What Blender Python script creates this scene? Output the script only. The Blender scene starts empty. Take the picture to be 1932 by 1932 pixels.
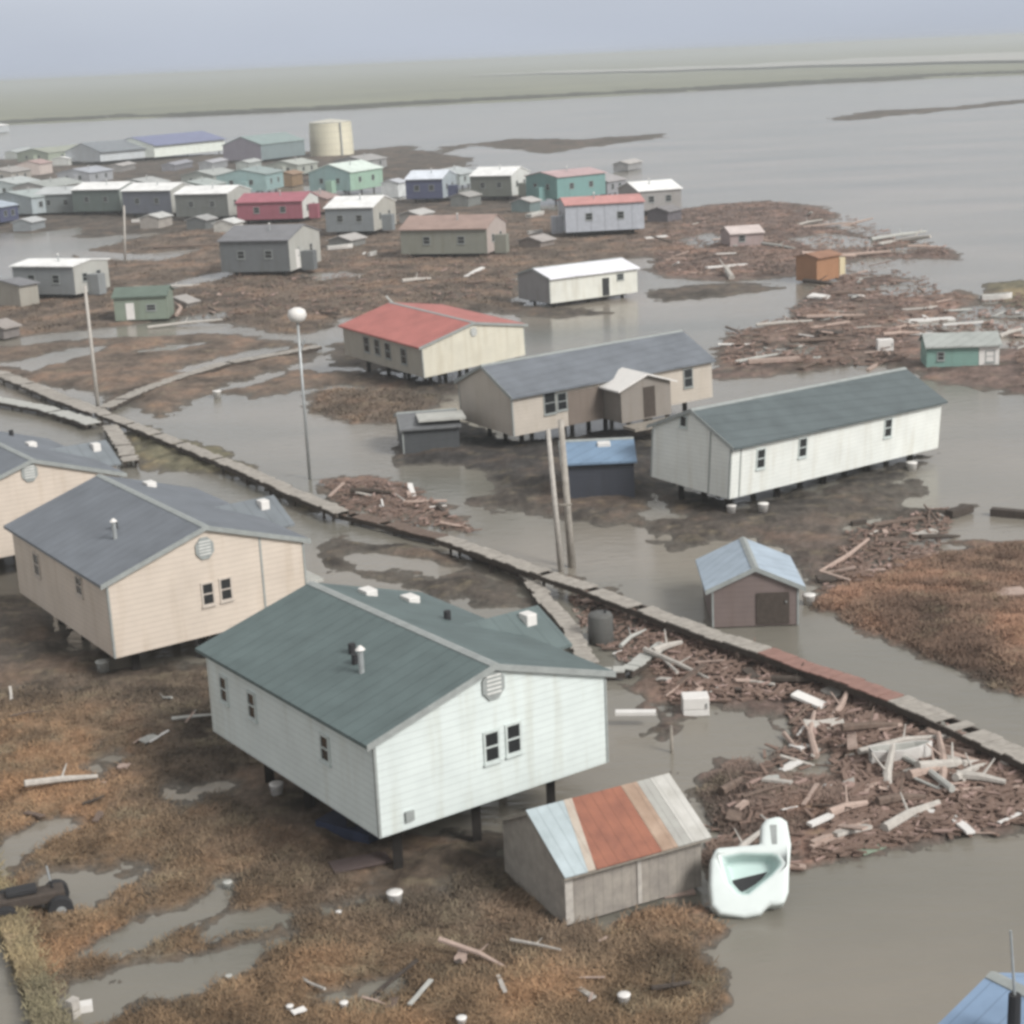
import bpy, bmesh, math, random
import numpy as np
from mathutils import Vector, Matrix
R = math.radians
random.seed(7)
S = bpy.context.scene
COL = S.collection

# ------------------------------------------------------------------ camera
F_, PIT, ROL, H_ = 3247.7, 0.257374, -0.045902, 23.2238
cd = bpy.data.cameras.new('camera'); cam = bpy.data.objects.new('camera', cd); COL.objects.link(cam)
cd.sensor_width = 36; cd.lens = 36*F_/1932; cd.clip_end = 30000; cd.clip_start = .5
CM = Matrix.Rotation(math.pi/2-PIT, 3, 'X') @ Matrix.Rotation(ROL, 3, 'Z')
cam.matrix_world = Matrix.Translation((0, 0, H_)) @ CM.to_4x4()
S.camera = cam
# ------------------------------------------------------------------ world, sun, exposure
SUN_EL, SUN_AZ = 38, 132      # azimuth clockwise from +Y
w = bpy.data.worlds.new("World"); S.world = w; w.use_nodes = True
nt = w.node_tree; bg = nt.nodes['Background']
sky = nt.nodes.new('ShaderNodeTexSky'); sky.sky_type = 'NISHITA'; sky.sun_disc = False
sky.sun_elevation = R(SUN_EL); sky.sun_rotation = R(SUN_AZ)
sky.air_density = 1.0; sky.dust_density = 4.0; sky.ozone_density = 1.0
hs = nt.nodes.new('ShaderNodeHueSaturation'); hs.inputs['Saturation'].default_value = .34
nt.links.new(sky.outputs[0], hs.inputs['Color'])
# overcast: soft cloud deck blended over the sky
tc = nt.nodes.new('ShaderNodeTexCoord'); mp = nt.nodes.new('ShaderNodeMapping'); mp.inputs['Scale'].default_value = (1.2, 1.2, 5)
nz = nt.nodes.new('ShaderNodeTexNoise'); nz.inputs['Scale'].default_value = 1.6; nz.inputs['Detail'].default_value = 3
cr = nt.nodes.new('ShaderNodeValToRGB'); cr.color_ramp.elements[0].position = .3; cr.color_ramp.elements[0].color = (.88, .88, .9, 1)
cr.color_ramp.elements[1].position = .7; cr.color_ramp.elements[1].color = (1.1, 1.1, 1.12, 1)
mx = nt.nodes.new('ShaderNodeMix'); mx.data_type = 'RGBA'; mx.inputs[0].default_value = .78
L = nt.links.new
L(tc.outputs['Generated'], mp.inputs[0]); L(mp.outputs[0], nz.inputs['Vector']); L(nz.outputs['Fac'], cr.inputs[0])
sx = nt.nodes.new('ShaderNodeSeparateXYZ'); nrm_ = nt.nodes.new('ShaderNodeVectorMath'); nrm_.operation = 'NORMALIZE'
L(tc.outputs['Generated'], nrm_.inputs[0]); L(nrm_.outputs[0], sx.inputs[0])
c2 = nt.nodes.new('ShaderNodeValToRGB'); c2.color_ramp.elements[0].position = 0; c2.color_ramp.elements[0].color = (3.9, 4.3, 5.0, 1)
c2.color_ramp.elements[1].position = .4; c2.color_ramp.elements[1].color = (5.1, 5.05, 4.9, 1); e_ = c2.color_ramp.elements.new(.12); e_.color = (4.5, 4.75, 5.1, 1)
L(sx.outputs['Z'], c2.inputs[0]); ml = nt.nodes.new('ShaderNodeMix'); ml.data_type = 'RGBA'; ml.blend_type = 'MULTIPLY'; ml.inputs[0].default_value = 1; ml.clamp_result = False
L(c2.outputs[0], ml.inputs[6]); L(cr.outputs[0], ml.inputs[7])
L(hs.outputs[0], mx.inputs[6]); L(ml.outputs[2], mx.inputs[7]); L(mx.outputs[2], bg.inputs['Color'])
bg.inputs['Strength'].default_value = .105
sd = bpy.data.lights.new('sun', 'SUN'); sun = bpy.data.objects.new('sun', sd); COL.objects.link(sun)
sd.energy = 2.3; sd.angle = R(18); sd.color = (1, .98, .95)
sv = Vector((math.sin(R(SUN_AZ))*math.cos(R(SUN_EL)), math.cos(R(SUN_AZ))*math.cos(R(SUN_EL)), math.sin(R(SUN_EL))))
sun.rotation_euler = sv.to_track_quat('Z', 'Y').to_euler(); sun.location = (0, 0, 80)
S.view_settings.view_transform = 'Standard'; S.view_settings.look = 'None'
S.view_settings.exposure = 0.62; S.view_settings.gamma = 1
S.render.engine = 'CYCLES'; S.cycles.max_bounces = 6; S.cycles.volume_bounces = 1
S.render.resolution_x = S.render.resolution_y = 1024
S.cycles.pixel_filter_type = 'BLACKMAN_HARRIS'; S.cycles.filter_width = 3.2

# ------------------------------------------------------------------ helpers
def ray(px, py):
    return CM @ Vector(((px-966)/F_, -(py-966)/F_, -1))
def at(px, py, z=0.0):
    """ground point (height z) seen at a place of the photograph (1932 px wide)"""
    d = ray(px, py); t = (z-H_)/d.z
    return Vector((0, 0, H_)) + d*t
def ppm(p):
    """pixels per metre at a world point"""
    q = CM.transposed() @ (Vector(p)-Vector((0, 0, H_))); return F_/-q.z
def topx(p):
    q = CM.transposed() @ (Vector(p)-Vector((0, 0, H_))); return 966+F_*q.x/-q.z, 966-F_*q.y/-q.z

class MB:
    def __init__(s): s.v = []; s.f = []
    def poly(s, pts):
        i = len(s.v); s.v += [Vector(p) for p in pts]; s.f.append(list(range(i, i+len(pts)))); return s
    def hexa(s, c):   # 8 corners: bottom 4 then top 4
        i = len(s.v); s.v += [Vector(p) for p in c]
        for q in ((0,3,2,1),(4,5,6,7),(0,1,5,4),(1,2,6,5),(2,3,7,6),(3,0,4,7)): s.f.append([i+k for k in q])
        return s
    def box(s, x0, x1, y0, y1, z0, z1, T=lambda p: Vector(p)):
        return s.hexa([T(p) for p in ((x0,y0,z0),(x1,y0,z0),(x1,y1,z0),(x0,y1,z0),(x0,y0,z1),(x1,y0,z1),(x1,y1,z1),(x0,y1,z1))])
    def prism(s, prof, a, b, T=lambda p: Vector(p), axis=1):
        """profile of (u,w) pairs swept along v from a to b"""
        n = len(prof); i = len(s.v)
        for t in (a, b):
            for (u, w_) in prof: s.v.append(T((u, t, w_) if axis == 1 else (t, u, w_)))
        s.f.append([i+k for k in range(n)]); s.f.append([i+n+k for k in reversed(range(n))])
        for k in range(n): s.f.append([i+k, i+(k+1) % n, i+n+(k+1) % n, i+n+k])
        return s
    def tube(s, p0, p1, r0, r1=None, n=10, cap=True):
        p0, p1 = Vector(p0), Vector(p1); r1 = r0 if r1 is None else r1
        d = (p1-p0).normalized(); a = d.orthogonal().normalized(); b = d.cross(a); i = len(s.v)
        for p, r in ((p0, r0), (p1, r1)):
            for k in range(n):
                t = 2*math.pi*k/n; s.v.append(p+(a*math.cos(t)+b*math.sin(t))*r)
        for k in range(n): s.f.append([i+k, i+(k+1) % n, i+n+(k+1) % n, i+n+k])
        if cap: s.f.append([i+k for k in reversed(range(n))]); s.f.append([i+n+k for k in range(n)])
        return s
    def lathe(s, c, prof, n=20):
        i = len(s.v); c = Vector(c)
        for (r, z) in prof:
            for k in range(n):
                t = 2*math.pi*k/n; s.v.append(c+Vector((r*math.cos(t), r*math.sin(t), z)))
        for j in range(len(prof)-1):
            for k in range(n): s.f.append([i+j*n+k, i+j*n+(k+1) % n, i+(j+1)*n+(k+1) % n, i+(j+1)*n+k])
        s.f.append([i+k for k in reversed(range(n))]); s.f.append([i+(len(prof)-1)*n+k for k in range(n)])
        return s
    def build(s, name, mat, parent=None, smooth=False, bevel=0):
        me = bpy.data.meshes.new(name)
        off = parent['_o'] if parent is not None and '_o' in parent else (0, 0, 0)
        off = Vector(off)
        me.from_pydata([tuple(v-off) for v in s.v], [], s.f)
        bm = bmesh.new(); bm.from_mesh(me); bmesh.ops.recalc_face_normals(bm, faces=bm.faces); bm.to_mesh(me); bm.free()
        me.materials.append(mat); o = bpy.data.objects.new(name, me); COL.objects.link(o)
        if smooth: me.polygons.foreach_set('use_smooth', [True]*len(me.polygons))
        if parent is not None: o.parent = parent
        if bevel:
            m = o.modifiers.new('bevel', 'BEVEL'); m.width = bevel; m.segments = 2
        o['_o'] = tuple(off)
        return o
def tag(o, label=None, cat=None, group=None, kind=None):
    for k, v in (('label', label), ('category', cat), ('group', group), ('kind', kind)):
        if v: o[k] = v
    return o
def thing(name, loc, label, cat, group=None):
    o = bpy.data.objects.new(name, None); COL.objects.link(o); o.location = loc; o.empty_display_size = .3
    o['_o'] = tuple(loc); return tag(o, label, cat, group)

# ------------------------------------------------------------------ materials
def mat(name, col, rough=.7, noise=.12, scale=3., bump=0., lines=None, col2=None, metal=0., spec=.3):
    """procedural paint / wood / metal with soft large-scale dirt; lines=(axis, spacing, depth) adds laps or ribs"""
    m = bpy.data.materials.new(name); m.use_nodes = True; n = m.node_tree.nodes; l = m.node_tree.links.new
    b = n['Principled BSDF']; b.inputs['Roughness'].default_value = rough; b.inputs['Metallic'].default_value = metal
    b.inputs['Specular IOR Level'].default_value = spec
    g = n.new('ShaderNodeNewGeometry')
    a = n.new('ShaderNodeTexNoise'); a.inputs['Scale'].default_value = scale; a.inputs['Detail'].default_value = 6; a.inputs['Roughness'].default_value = .65
    l(g.outputs['Position'], a.inputs['Vector'])
    r = n.new('ShaderNodeValToRGB'); r.color_ramp.elements[0].position = .32; r.color_ramp.elements[1].position = .7
    c2 = col2 or tuple(c*(1-noise*2) for c in col)
    r.color_ramp.elements[0].color = (*c2, 1); r.color_ramp.elements[1].color = (*col, 1)
    l(a.outputs['Fac'], r.inputs[0]); l(r.outputs[0], b.inputs['Base Color'])
    last = None
    if bump:
        bp = n.new('ShaderNodeBump'); bp.inputs['Strength'].default_value = bump; bp.inputs['Distance'].default_value = .03
        l(a.outputs['Fac'], bp.inputs['Height']); last = bp
    if lines:
        d, sp, dep = lines; d = Vector(d).normalized()
        dt = n.new('ShaderNodeVectorMath'); dt.operation = 'DOT_PRODUCT'; dt.inputs[1].default_value = d
        l(g.outputs['Position'], dt.inputs[0])
        mu = n.new('ShaderNodeMath'); mu.operation = 'MULTIPLY'; mu.inputs[1].default_value = 1/sp; l(dt.outputs['Value'], mu.inputs[0])
        fr = n.new('ShaderNodeMath'); fr.operation = 'FRACT'; l(mu.outputs[0], fr.inputs[0])
        b2 = n.new('ShaderNodeBump'); b2.inputs['Strength'].default_value = .8; b2.inputs['Distance'].default_value = dep
        l(fr.outputs[0], b2.inputs['Height'])
        if last: l(last.outputs[0], b2.inputs['Normal'])
        last = b2
        # dark lap lines
        lt = n.new('ShaderNodeMath'); lt.operation = 'LESS_THAN'; lt.inputs[1].default_value = .09; l(fr.outputs[0], lt.inputs[0])
        mm = n.new('ShaderNodeMix'); mm.data_type = 'RGBA'; mm.blend_type = 'MULTIPLY'; mm.inputs[7].default_value = (.8, .8, .8, 1)
        l(lt.outputs[0], mm.inputs[0]); l(r.outputs[0], mm.inputs[6]); l(mm.outputs[2], b.inputs['Base Color'])
    if last: l(last.outputs[0], b.inputs['Normal'])
    return m
UP = (0, 0, 1)
D1 = (math.cos(2.176), math.sin(2.176), 0); D2 = (math.sin(2.176), -math.cos(2.176), 0)
def siding(name, col, **k):
    m = mat(name, col, .6, .06, .8, 0, (UP, .22, .02), **k)
    n = m.node_tree.nodes; l = m.node_tree.links.new; b = n['Principled BSDF']   # vertical runs of grime
    g = n.new('ShaderNodeNewGeometry'); mp = n.new('ShaderNodeMapping'); mp.inputs['Scale'].default_value = (2.2, 2.2, .25)
    a = n.new('ShaderNodeTexNoise'); a.inputs['Scale'].default_value = 1; a.inputs['Detail'].default_value = 5
    r = n.new('ShaderNodeValToRGB'); r.color_ramp.elements[0].position = .3; r.color_ramp.elements[0].color = (.90, .88, .85, 1); r.color_ramp.elements[1].position = .5; r.color_ramp.elements[1].color = (1, 1, 1, 1)
    mm = n.new('ShaderNodeMix'); mm.data_type = 'RGBA'; mm.blend_type = 'MULTIPLY'; mm.inputs[0].default_value = 1
    src = b.inputs['Base Color'].links[0].from_socket
    l(g.outputs['Position'], mp.inputs[0]); l(mp.outputs[0], a.inputs['Vector']); l(a.outputs['Fac'], r.inputs[0]); l(src, mm.inputs[6]); l(r.outputs[0], mm.inputs[7]); l(mm.outputs[2], b.inputs['Base Color'])
    return m
def roofing(name, col, d=D1, **k): return mat(name, col, .62, .13, .7, .2, (d, .6, .015), **k)
M = {
 'mint': siding('mint_siding', (.66, .72, .70)),
 'white': siding('white_siding', (.74, .76, .72)),
 'tan': siding('tan_siding', (.62, .54, .46)),
 'tan_old': siding('weathered_tan_siding', (.50, .45, .39)),
 'cream': siding('cream_siding', (.64, .61, .51)),
 'roof_green': roofing('green_grey_roofing', (.108, .143, .141)),
 'roof_green_b': roofing('green_grey_roofing_cross', (.122, .156, .155), D2),
 'roof_teal': roofing('teal_grey_roofing', (.100, .122, .126)),
 'roof_blue': roofing('blue_grey_roofing', (.155, .17, .19)),
 'roof_blue_b': roofing('blue_grey_roofing_cross', (.175, .195, .21), D2),
 'roof_red': roofing('red_roofing', (.42, .15, .13)),
 'frame_mint': mat('mint_window_frame', (.56, .61, .59), .5), 'frame_tan': mat('tan_window_frame', (.55, .49, .43), .5),
 'trim': mat('grey_trim', (.30, .32, .31), .6),
 'trim_white': mat('white_trim', (.7, .7, .67), .5),
 'wood': mat('weathered_wood', (.30, .27, .23), .85, .2, 4, .4),
 'wood_pale': mat('pale_wet_board', (.46, .43, .39), .8, .15, 5, .4),
 'wood_pink': mat('pinkish_driftwood', (.42, .32, .27), .85, .15, 5, .4),
 'pile_wood': mat('shade_darkened_timber', (.028, .024, .021), .9, .2, 5, .4),  # near black: shade under the houses is put into the pile colour
 'wood_dark': mat('dark_wet_timber', (.075, .06, .05), .85, .2, 5, .5),
 'wood_brown': mat('brown_driftwood', (.17, .125, .10), .85, .2, 5, .5),
 'deck': mat('boardwalk_deck', (.38, .35, .31), .8, .2, 2.5, .3),
 'deck_red': mat('red_brown_deck', (.29, .17, .14), .8, .15, 2.5, .3),
 'deck_pale': mat('pale_grey_deck', (.42, .42, .39), .8, .1, 2.5, .3),
 'steel': mat('galvanised_steel', (.42, .44, .44), .45, .15, 3, 0, None, None, .4),
 'glass': mat('dark_window_glass', (.02, .022, .024), .12, .1, 2, spec=.5),
 'scrap': mat('white_painted_scrap', (.66, .64, .61), .5, .05, 2),
 'dark': mat('dark_rubber_and_shade', (.03, .03, .032), .8),
 'tarp': mat('navy_tarp', (.035, .045, .085), .6, .2, 2, .5),
 'plastic': mat('white_plastic', (.60, .65, .63), .38, .04, 1.5),
 'plastic_in': mat('pale_mint_plastic', (.48, .60, .57), .45, .05, 1.5),
}
def cm(name, col, kind='w'):
    if name not in M: M[name] = (siding if kind == 'w' else roofing)(name, col)
    return M[name]

# ------------------------------------------------------------------ terrain
rng = np.random.RandomState(3)
_tab = rng.rand(512, 512)
def vnoise(x, y):
    xi = np.floor(x).astype(int); yi = np.floor(y).astype(int); fx = x-xi; fy = y-yi
    fx = fx*fx*(3-2*fx); fy = fy*fy*(3-2*fy)
    a = _tab[xi % 512, yi % 512]; b = _tab[(xi+1) % 512, yi % 512]; c = _tab[xi % 512, (yi+1) % 512]; d = _tab[(xi+1) % 512, (yi+1) % 512]
    return (a*(1-fx)+b*fx)*(1-fy)+(c*(1-fx)+d*fx)*fy
def fbm(x, y, o=5, g=.55):
    s = 0; a = 1; t = 0
    for k in range(o): s = s+a*vnoise(x*2**k+17.3*k, y*2**k+5.1*k); t += a; a *= g
    return s/t-.5
def sdf(poly, X, Y):
    """signed distance to a polygon in metres, positive inside"""
    P = [at(*p) for p in poly]; d = np.full(X.shape, 1e9); ins = np.zeros(X.shape, bool); n = len(P)
    for i in range(n):
        a, b = P[i], P[(i+1) % n]; ex, ey = b.x-a.x, b.y-a.y
        wx, wy = X-a.x, Y-a.y; t = np.clip((wx*ex+wy*ey)/(ex*ex+ey*ey+1e-9), 0, 1)
        d = np.minimum(d, (wx-ex*t)**2+(wy-ey*t)**2)
        c = ((a.y > Y) != (b.y > Y)) & (X < ex*(Y-a.y)/(ey if abs(ey) > 1e-9 else 1e-9)+a.x)
        ins ^= c
    d = np.sqrt(d); return np.where(ins, d, -d)
# (polygon in photo pixels, tint: orange, brown, mud, olive, purple debris, painted under-house dark)
LAND = [
 ([(-80,1300),(120,1285),(330,1270),(520,1290),(760,1600),(930,1640),(1150,1740),(1330,1700),(1390,1770),(1345,1850),(1360,2010),(90,2010),(20,1800),(-80,1560)], 'o'),
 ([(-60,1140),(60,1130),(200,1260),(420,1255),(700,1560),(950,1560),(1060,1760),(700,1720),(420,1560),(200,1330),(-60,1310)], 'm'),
 ([(1170,1185),(1250,1150),(1560,1290),(1932,1440),(2050,1490),(2050,1560),(1932,1570),(1700,1600),(1520,1660),(1350,1720),(1310,1570),(1270,1460),(1180,1300)], 'd'),
 ([(1500,1145),(1610,1080),(1720,1040),(2050,1000),(2050,1350),(1870,1300),(1700,1210),(1590,1180)], 'r'),
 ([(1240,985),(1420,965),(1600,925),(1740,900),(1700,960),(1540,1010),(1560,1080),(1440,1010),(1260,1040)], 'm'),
 ([(560,745),(640,735),(780,735),(850,750),(790,800),(660,800),(590,780)], 'b'),
 ([(590,905),(700,895),(790,930),(870,965),(900,1010),(760,990),(640,960)], 'd'),
 ([(-80,560),(100,500),(160,470),(430,415),(700,400),(1000,395),(1240,400),(1330,470),(1000,520),(960,590),(640,600),(600,640),(420,610),(200,620),(-80,650)], 'b'),
 ([(-80,660),(150,640),(420,630),(620,650),(560,690),(420,730),(300,790),(160,740),(-80,700)], 'b'),
 ([(230,790),(430,850),(600,950),(640,980),(560,960),(420,900),(250,880)], 'g'),
 ([(-80,395),(120,395),(440,395),(640,385),(900,365),(1000,350),(1010,400),(500,425),(150,450),(-80,430)], 'm'),
 ([(-80,300),(180,300),(420,290),(660,285),(760,275),(900,300),(860,345),(600,350),(300,350),(-80,360)], 'm'),
 ([(1230,405),(1330,385),(1450,378),(1560,392),(1600,410),(1540,425),(1660,445),(1800,470),(1810,490),(1640,488),(1520,520),(1380,535),(1240,525),(1210,480)], 'd'),
 ([(1350,640),(1480,600),(1500,560),(1600,510),(1660,520),(1800,540),(1860,570),(1800,600),(1740,640),(1760,690),(1960,640),(2050,600),(2050,760),(1800,730),(1660,690),(1350,720)], 'd'),
 ([(1840,535),(1932,530),(2050,530),(2050,590),(1900,580)], 'g'),
 ([(1400,620),(1500,602),(1640,560),(1700,600),(1640,640),(1700,690),(1450,700),(1370,670)], 'b'),
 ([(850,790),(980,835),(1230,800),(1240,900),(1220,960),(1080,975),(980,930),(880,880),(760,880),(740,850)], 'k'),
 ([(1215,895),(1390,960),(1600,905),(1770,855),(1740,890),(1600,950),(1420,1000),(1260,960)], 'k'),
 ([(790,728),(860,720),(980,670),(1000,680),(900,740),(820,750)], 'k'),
 ([(420,740),(560,700),(700,700),(860,730),(850,748),(640,728),(480,752)], 'b'),
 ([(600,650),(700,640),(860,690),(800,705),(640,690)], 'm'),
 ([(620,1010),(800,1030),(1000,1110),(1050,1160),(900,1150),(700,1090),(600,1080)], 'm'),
 ([(1440,1010),(1700,1000),(1640,1080),(1540,1120),(1500,1090)], 'd'),
 ([(880,560),(1010,575),(1150,590),(1050,600),(900,590)], 'm'),
 ([(1220,545),(1400,530),(1500,545),(1380,560),(1240,570)], 'm'),
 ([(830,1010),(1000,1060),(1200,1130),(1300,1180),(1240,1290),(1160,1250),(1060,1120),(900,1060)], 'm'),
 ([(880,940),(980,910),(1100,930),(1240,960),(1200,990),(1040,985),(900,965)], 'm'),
 ([(1590,1010),(1720,960),(1820,958),(1740,985),(1700,1040),(1660,1050)], 'm'),
 ([(820,278),(900,270),(960,262),(1100,262),(1250,252),(1250,260),(1030,290),(900,275),(830,292)], 'm'),
 ([(1545,225),(1650,208),(1790,202),(1900,190),(1990,182),(1990,188),(1800,208),(1600,228)], 'm'),
]
POOL = [
 [(-80,1640),(0,1598),(80,1550),(150,1535),(150,1562),(80,1605),(0,1665),(-80,1700)],
 [(30,1700),(110,1650),(200,1625),(280,1612),(282,1640),(210,1680),(150,1715),(90,1730)],
 [(70,1822),(200,1772),(330,1716),(430,1664),(424,1700),(330,1762),(200,1803),(110,1832)],
 [(430,1738),(560,1712),(650,1700),(540,1742),(400,1764)],
 [(170,1856),(380,1808),(560,1768),(430,1836),(250,1886),(150,1940),(105,1905)],
 [(620,1700),(760,1680),(820,1685),(700,1712)],
 [(1240,1385),(1330,1345),(1480,1355),(1490,1385),(1420,1420),(1300,1465),(1270,1450)],
 [(1180,1350),(1240,1340),(1260,1440),(1200,1440)],
 [(-80,455),(60,440),(150,430),(150,442),(0,462),(-80,475)],
 [(200,622),(330,600),(430,588),(430,598),(330,612),(210,634)],
 [(1380,560),(1480,545),(1560,520),(1590,530),(1480,570),(1380,590)],
 [(1420,665),(1500,650),(1560,655),(1500,672)],
 [(1640,545),(1760,520),(1840,530),(1780,555),(1700,560)],
 [(1690,610),(1800,600),(1850,585),(1880,600),(1760,628)],
 [(1490,452),(1560,440),(1660,455),(1640,470),(1540,470)],
 [(1280,455),(1340,440),(1370,450),(1320,470)],
 [(0,688),(140,655),(200,652),(180,668),(60,700)],
 [(330,700),(470,662),(540,655),(520,668),(400,702)],
 [(230,668),(320,650),(400,645),(330,662)],
 [(120,470),(260,480),(380,470),(300,492),(160,490)],
 [(700,625),(800,615),(860,622),(760,635)],
 [(640,1050),(760,1048),(860,1075),(820,1090),(700,1075)],
 [(560,520),(640,512),(680,520),(600,532)],
 [(150,1450),(230,1420),(260,1425),(190,1462)],
 [(320,1505),(400,1480),(440,1483),(360,1512)],
 [(560,1905),(700,1850),(780,1845),(700,1885),(600,1925)],
 [(1450,1450),(1560,1430),(1600,1440),(1500,1465)],
 [(1660,470),(1740,455),(1790,462),(1700,480)],
 [(280,545),(400,515),(440,510),(430,522),(330,545)],
]
XN = {'o': (.175, .116, .070), 'r': (.175, .112, .082), 'b': (.130, .100, .078), 'm': (.085, .072, .060), 'k': (.045, .042, .040), 'g': (.140, .130, .085), 'd': (.155, .112, .095)}  # k: mud with the dark reflection under raised houses painted in
nr, na = 860, 900
rr = 33*(1000/33)**(np.arange(nr)/(nr-1)); th = np.linspace(R(-21), R(21), na)
RR, TH = np.meshgrid(rr, th, indexing='ij'); X = RR*np.sin(TH); Y = RR*np.cos(TH)
hgt = np.full(X.shape, -9.0); tint = np.zeros(X.shape+(3,)); wsum = np.zeros(X.shape)
edge = fbm(X*.12, Y*.12, 5)*3.2 + fbm(X*.6+9, Y*.6, 4)*1.5
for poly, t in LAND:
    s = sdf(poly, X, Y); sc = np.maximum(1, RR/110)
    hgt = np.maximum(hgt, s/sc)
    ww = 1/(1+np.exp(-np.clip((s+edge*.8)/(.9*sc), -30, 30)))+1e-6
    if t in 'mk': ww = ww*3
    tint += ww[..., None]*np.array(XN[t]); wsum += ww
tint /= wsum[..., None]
for poly in POOL:
    s = sdf(poly, X, Y); hgt = np.minimum(hgt, -s*1.2)
hh = hgt + edge*.55
Z = np.where(hh > 0, .36*(1-np.exp(-hh*.45)), np.maximum(hh*.14, -.6))
Z += np.where(hh > -1, fbm(X*.9, Y*.9, 5)*.42*np.clip(1-(RR-40)/500, .3, 1), 0) + fbm(X*.25+3, Y*.25, 4)*.16
# canal bank at the lower left
bank = [at(-70, 1580), at(-5, 1700), at(38, 1800), at(72, 1890), at(120, 2010)]
def seg(a, b):
    ex, ey = b.x-a.x, b.y-a.y; t = np.clip(((X-a.x)*ex+(Y-a.y)*ey)/(ex*ex+ey*ey), 0, 1)
    side = (ex*(Y-a.y)-ey*(X-a.x)) ; return np.hypot(X-a.x-ex*t, Y-a.y-ey*t), side
dmin = np.full(X.shape, 1e9); sgn = np.zeros(X.shape)
for a, b in zip(bank, bank[1:]):
    d, sd_ = seg(a, b); k = d < dmin; dmin[k] = d[k]; sgn[k] = np.sign(sd_[k])
canal = (sgn < 0)
Z = np.where(canal & (dmin > .25), np.minimum(Z, -.7), Z)
tint = np.where((dmin < .35)[..., None], np.array((.17, .15, .095)), tint); Z = np.where(dmin < .35, .40, Z)
# patchy colour of the surface itself: wet dark hollows, straw and rusty tufts
n1 = fbm(X*.35+40, Y*.35, 5); n2 = fbm(X*1.7+11, Y*1.7+5, 4); n3 = fbm(X*.9-20, Y*2.2+8, 4)
k = np.clip(1+n1*1.8+n2*1.3, .45, 2.1)
tint = tint*k[..., None]
strawm = np.clip((n3-.1)*5, 0, 1)[..., None]*np.clip(1-(RR[..., None]-50)/300, .3, 1)
tint = tint*(1-strawm*.5)+np.array((.26, .22, .15))*strawm*.5
rust = np.clip((n1-.04)*6, 0, 1)[..., None]*.45
tint = tint*(1-rust)+tint*np.array((1.22, .96, .8))*rust
wet = np.clip((Z+fbm(X*2.5, Y*2.5, 3)*.06)/.11, 0, 1)[..., None]; tint = np.array((.105, .096, .082))*(1-wet)+tint*wet
me = bpy.data.meshes.new('ground')
me.vertices.add(nr*na); me.vertices.foreach_set('co', np.stack([X, Y, Z], -1).ravel().astype(np.float32))
i = (np.arange(nr-1)[:, None]*na+np.arange(na-1)[None]).ravel()
q = np.stack([i, i+1, i+na+1, i+na], -1)
me.loops.add(q.size); me.loops.foreach_set('vertex_index', q.ravel().astype(np.int32))
me.polygons.add(len(q)); me.polygons.foreach_set('loop_start', (np.arange(len(q))*4).astype(np.int32)); me.polygons.foreach_set('loop_total', np.full(len(q), 4, np.int32))
me.polygons.foreach_set('use_smooth', np.ones(len(q), bool))
me.update(); me.validate()
ca = me.color_attributes.new('tint', 'FLOAT_COLOR', 'POINT')
ca.data.foreach_set('color', np.concatenate([tint, np.ones(X.shape+(1,))], -1).ravel().astype(np.float32))
gm = bpy.data.materials.new('marsh_ground'); gm.use_nodes = True; n = gm.node_tree.nodes; l = gm.node_tree.links.new
b = n['Principled BSDF']; b.inputs['Roughness'].default_value = .85; b.inputs['Specular IOR Level'].default_value = .25
vc = n.new('ShaderNodeVertexColor'); vc.layer_name = 'tint'
g = n.new('ShaderNodeNewGeometry'); a = n.new('ShaderNodeTexNoise'); a.inputs['Scale'].default_value = 3.5; a.inputs['Detail'].default_value = 8; a.inputs['Roughness'].default_value = .7
l(g.outputs['Position'], a.inputs['Vector'])
r_ = n.new('ShaderNodeValToRGB'); r_.color_ramp.elements[0].position = .35; r_.color_ramp.elements[0].color = (.7, .7, .7, 1); r_.color_ramp.elements[1].position = .68; r_.color_ramp.elements[1].color = (1.25, 1.22, 1.2, 1)
mm = n.new('ShaderNodeMix'); mm.data_type = 'RGBA'; mm.blend_type = 'MULTIPLY'; mm.inputs[0].default_value = 1
l(a.outputs['Fac'], r_.inputs[0]); l(vc.outputs[0], mm.inputs[6]); l(r_.outputs[0], mm.inputs[7]); l(mm.outputs[2], b.inputs['Base Color'])
bp = n.new('ShaderNodeBump'); bp.inputs['Strength'].default_value = .7; bp.inputs['Distance'].default_value = .12; l(a.outputs['Fac'], bp.inputs['Height']); l(bp.outputs[0], b.inputs['Normal'])
me.materials.append(gm); go = bpy.data.objects.new('ground', me); COL.objects.link(go); tag(go, kind='structure')
from bisect import bisect_left
def gz(x, y):
    """height of whatever surface is at x, y (land or flood water)"""
    r = math.hypot(x, y); t = math.atan2(x, y)
    if r < 33 or r > 999 or abs(t) > R(21): return 0.
    i = int(math.log(r/33)/math.log(1000/33)*(nr-1)); j = int((t+R(21))/R(42)*(na-1))
    return max(0., float(Z[min(i, nr-1), min(j, na-1)]))
def gtint(x, y):
    r = math.hypot(x, y); t = math.atan2(x, y)
    i = int(math.log(r/33)/math.log(1000/33)*(nr-1)); j = int((t+R(21))/R(42)*(na-1))
    return tint[min(max(i, 0), nr-1), min(max(j, 0), na-1)]
def gat(px, py):
    p = at(px, py)
    p.z = gz(p.x, p.y); return p

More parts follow.
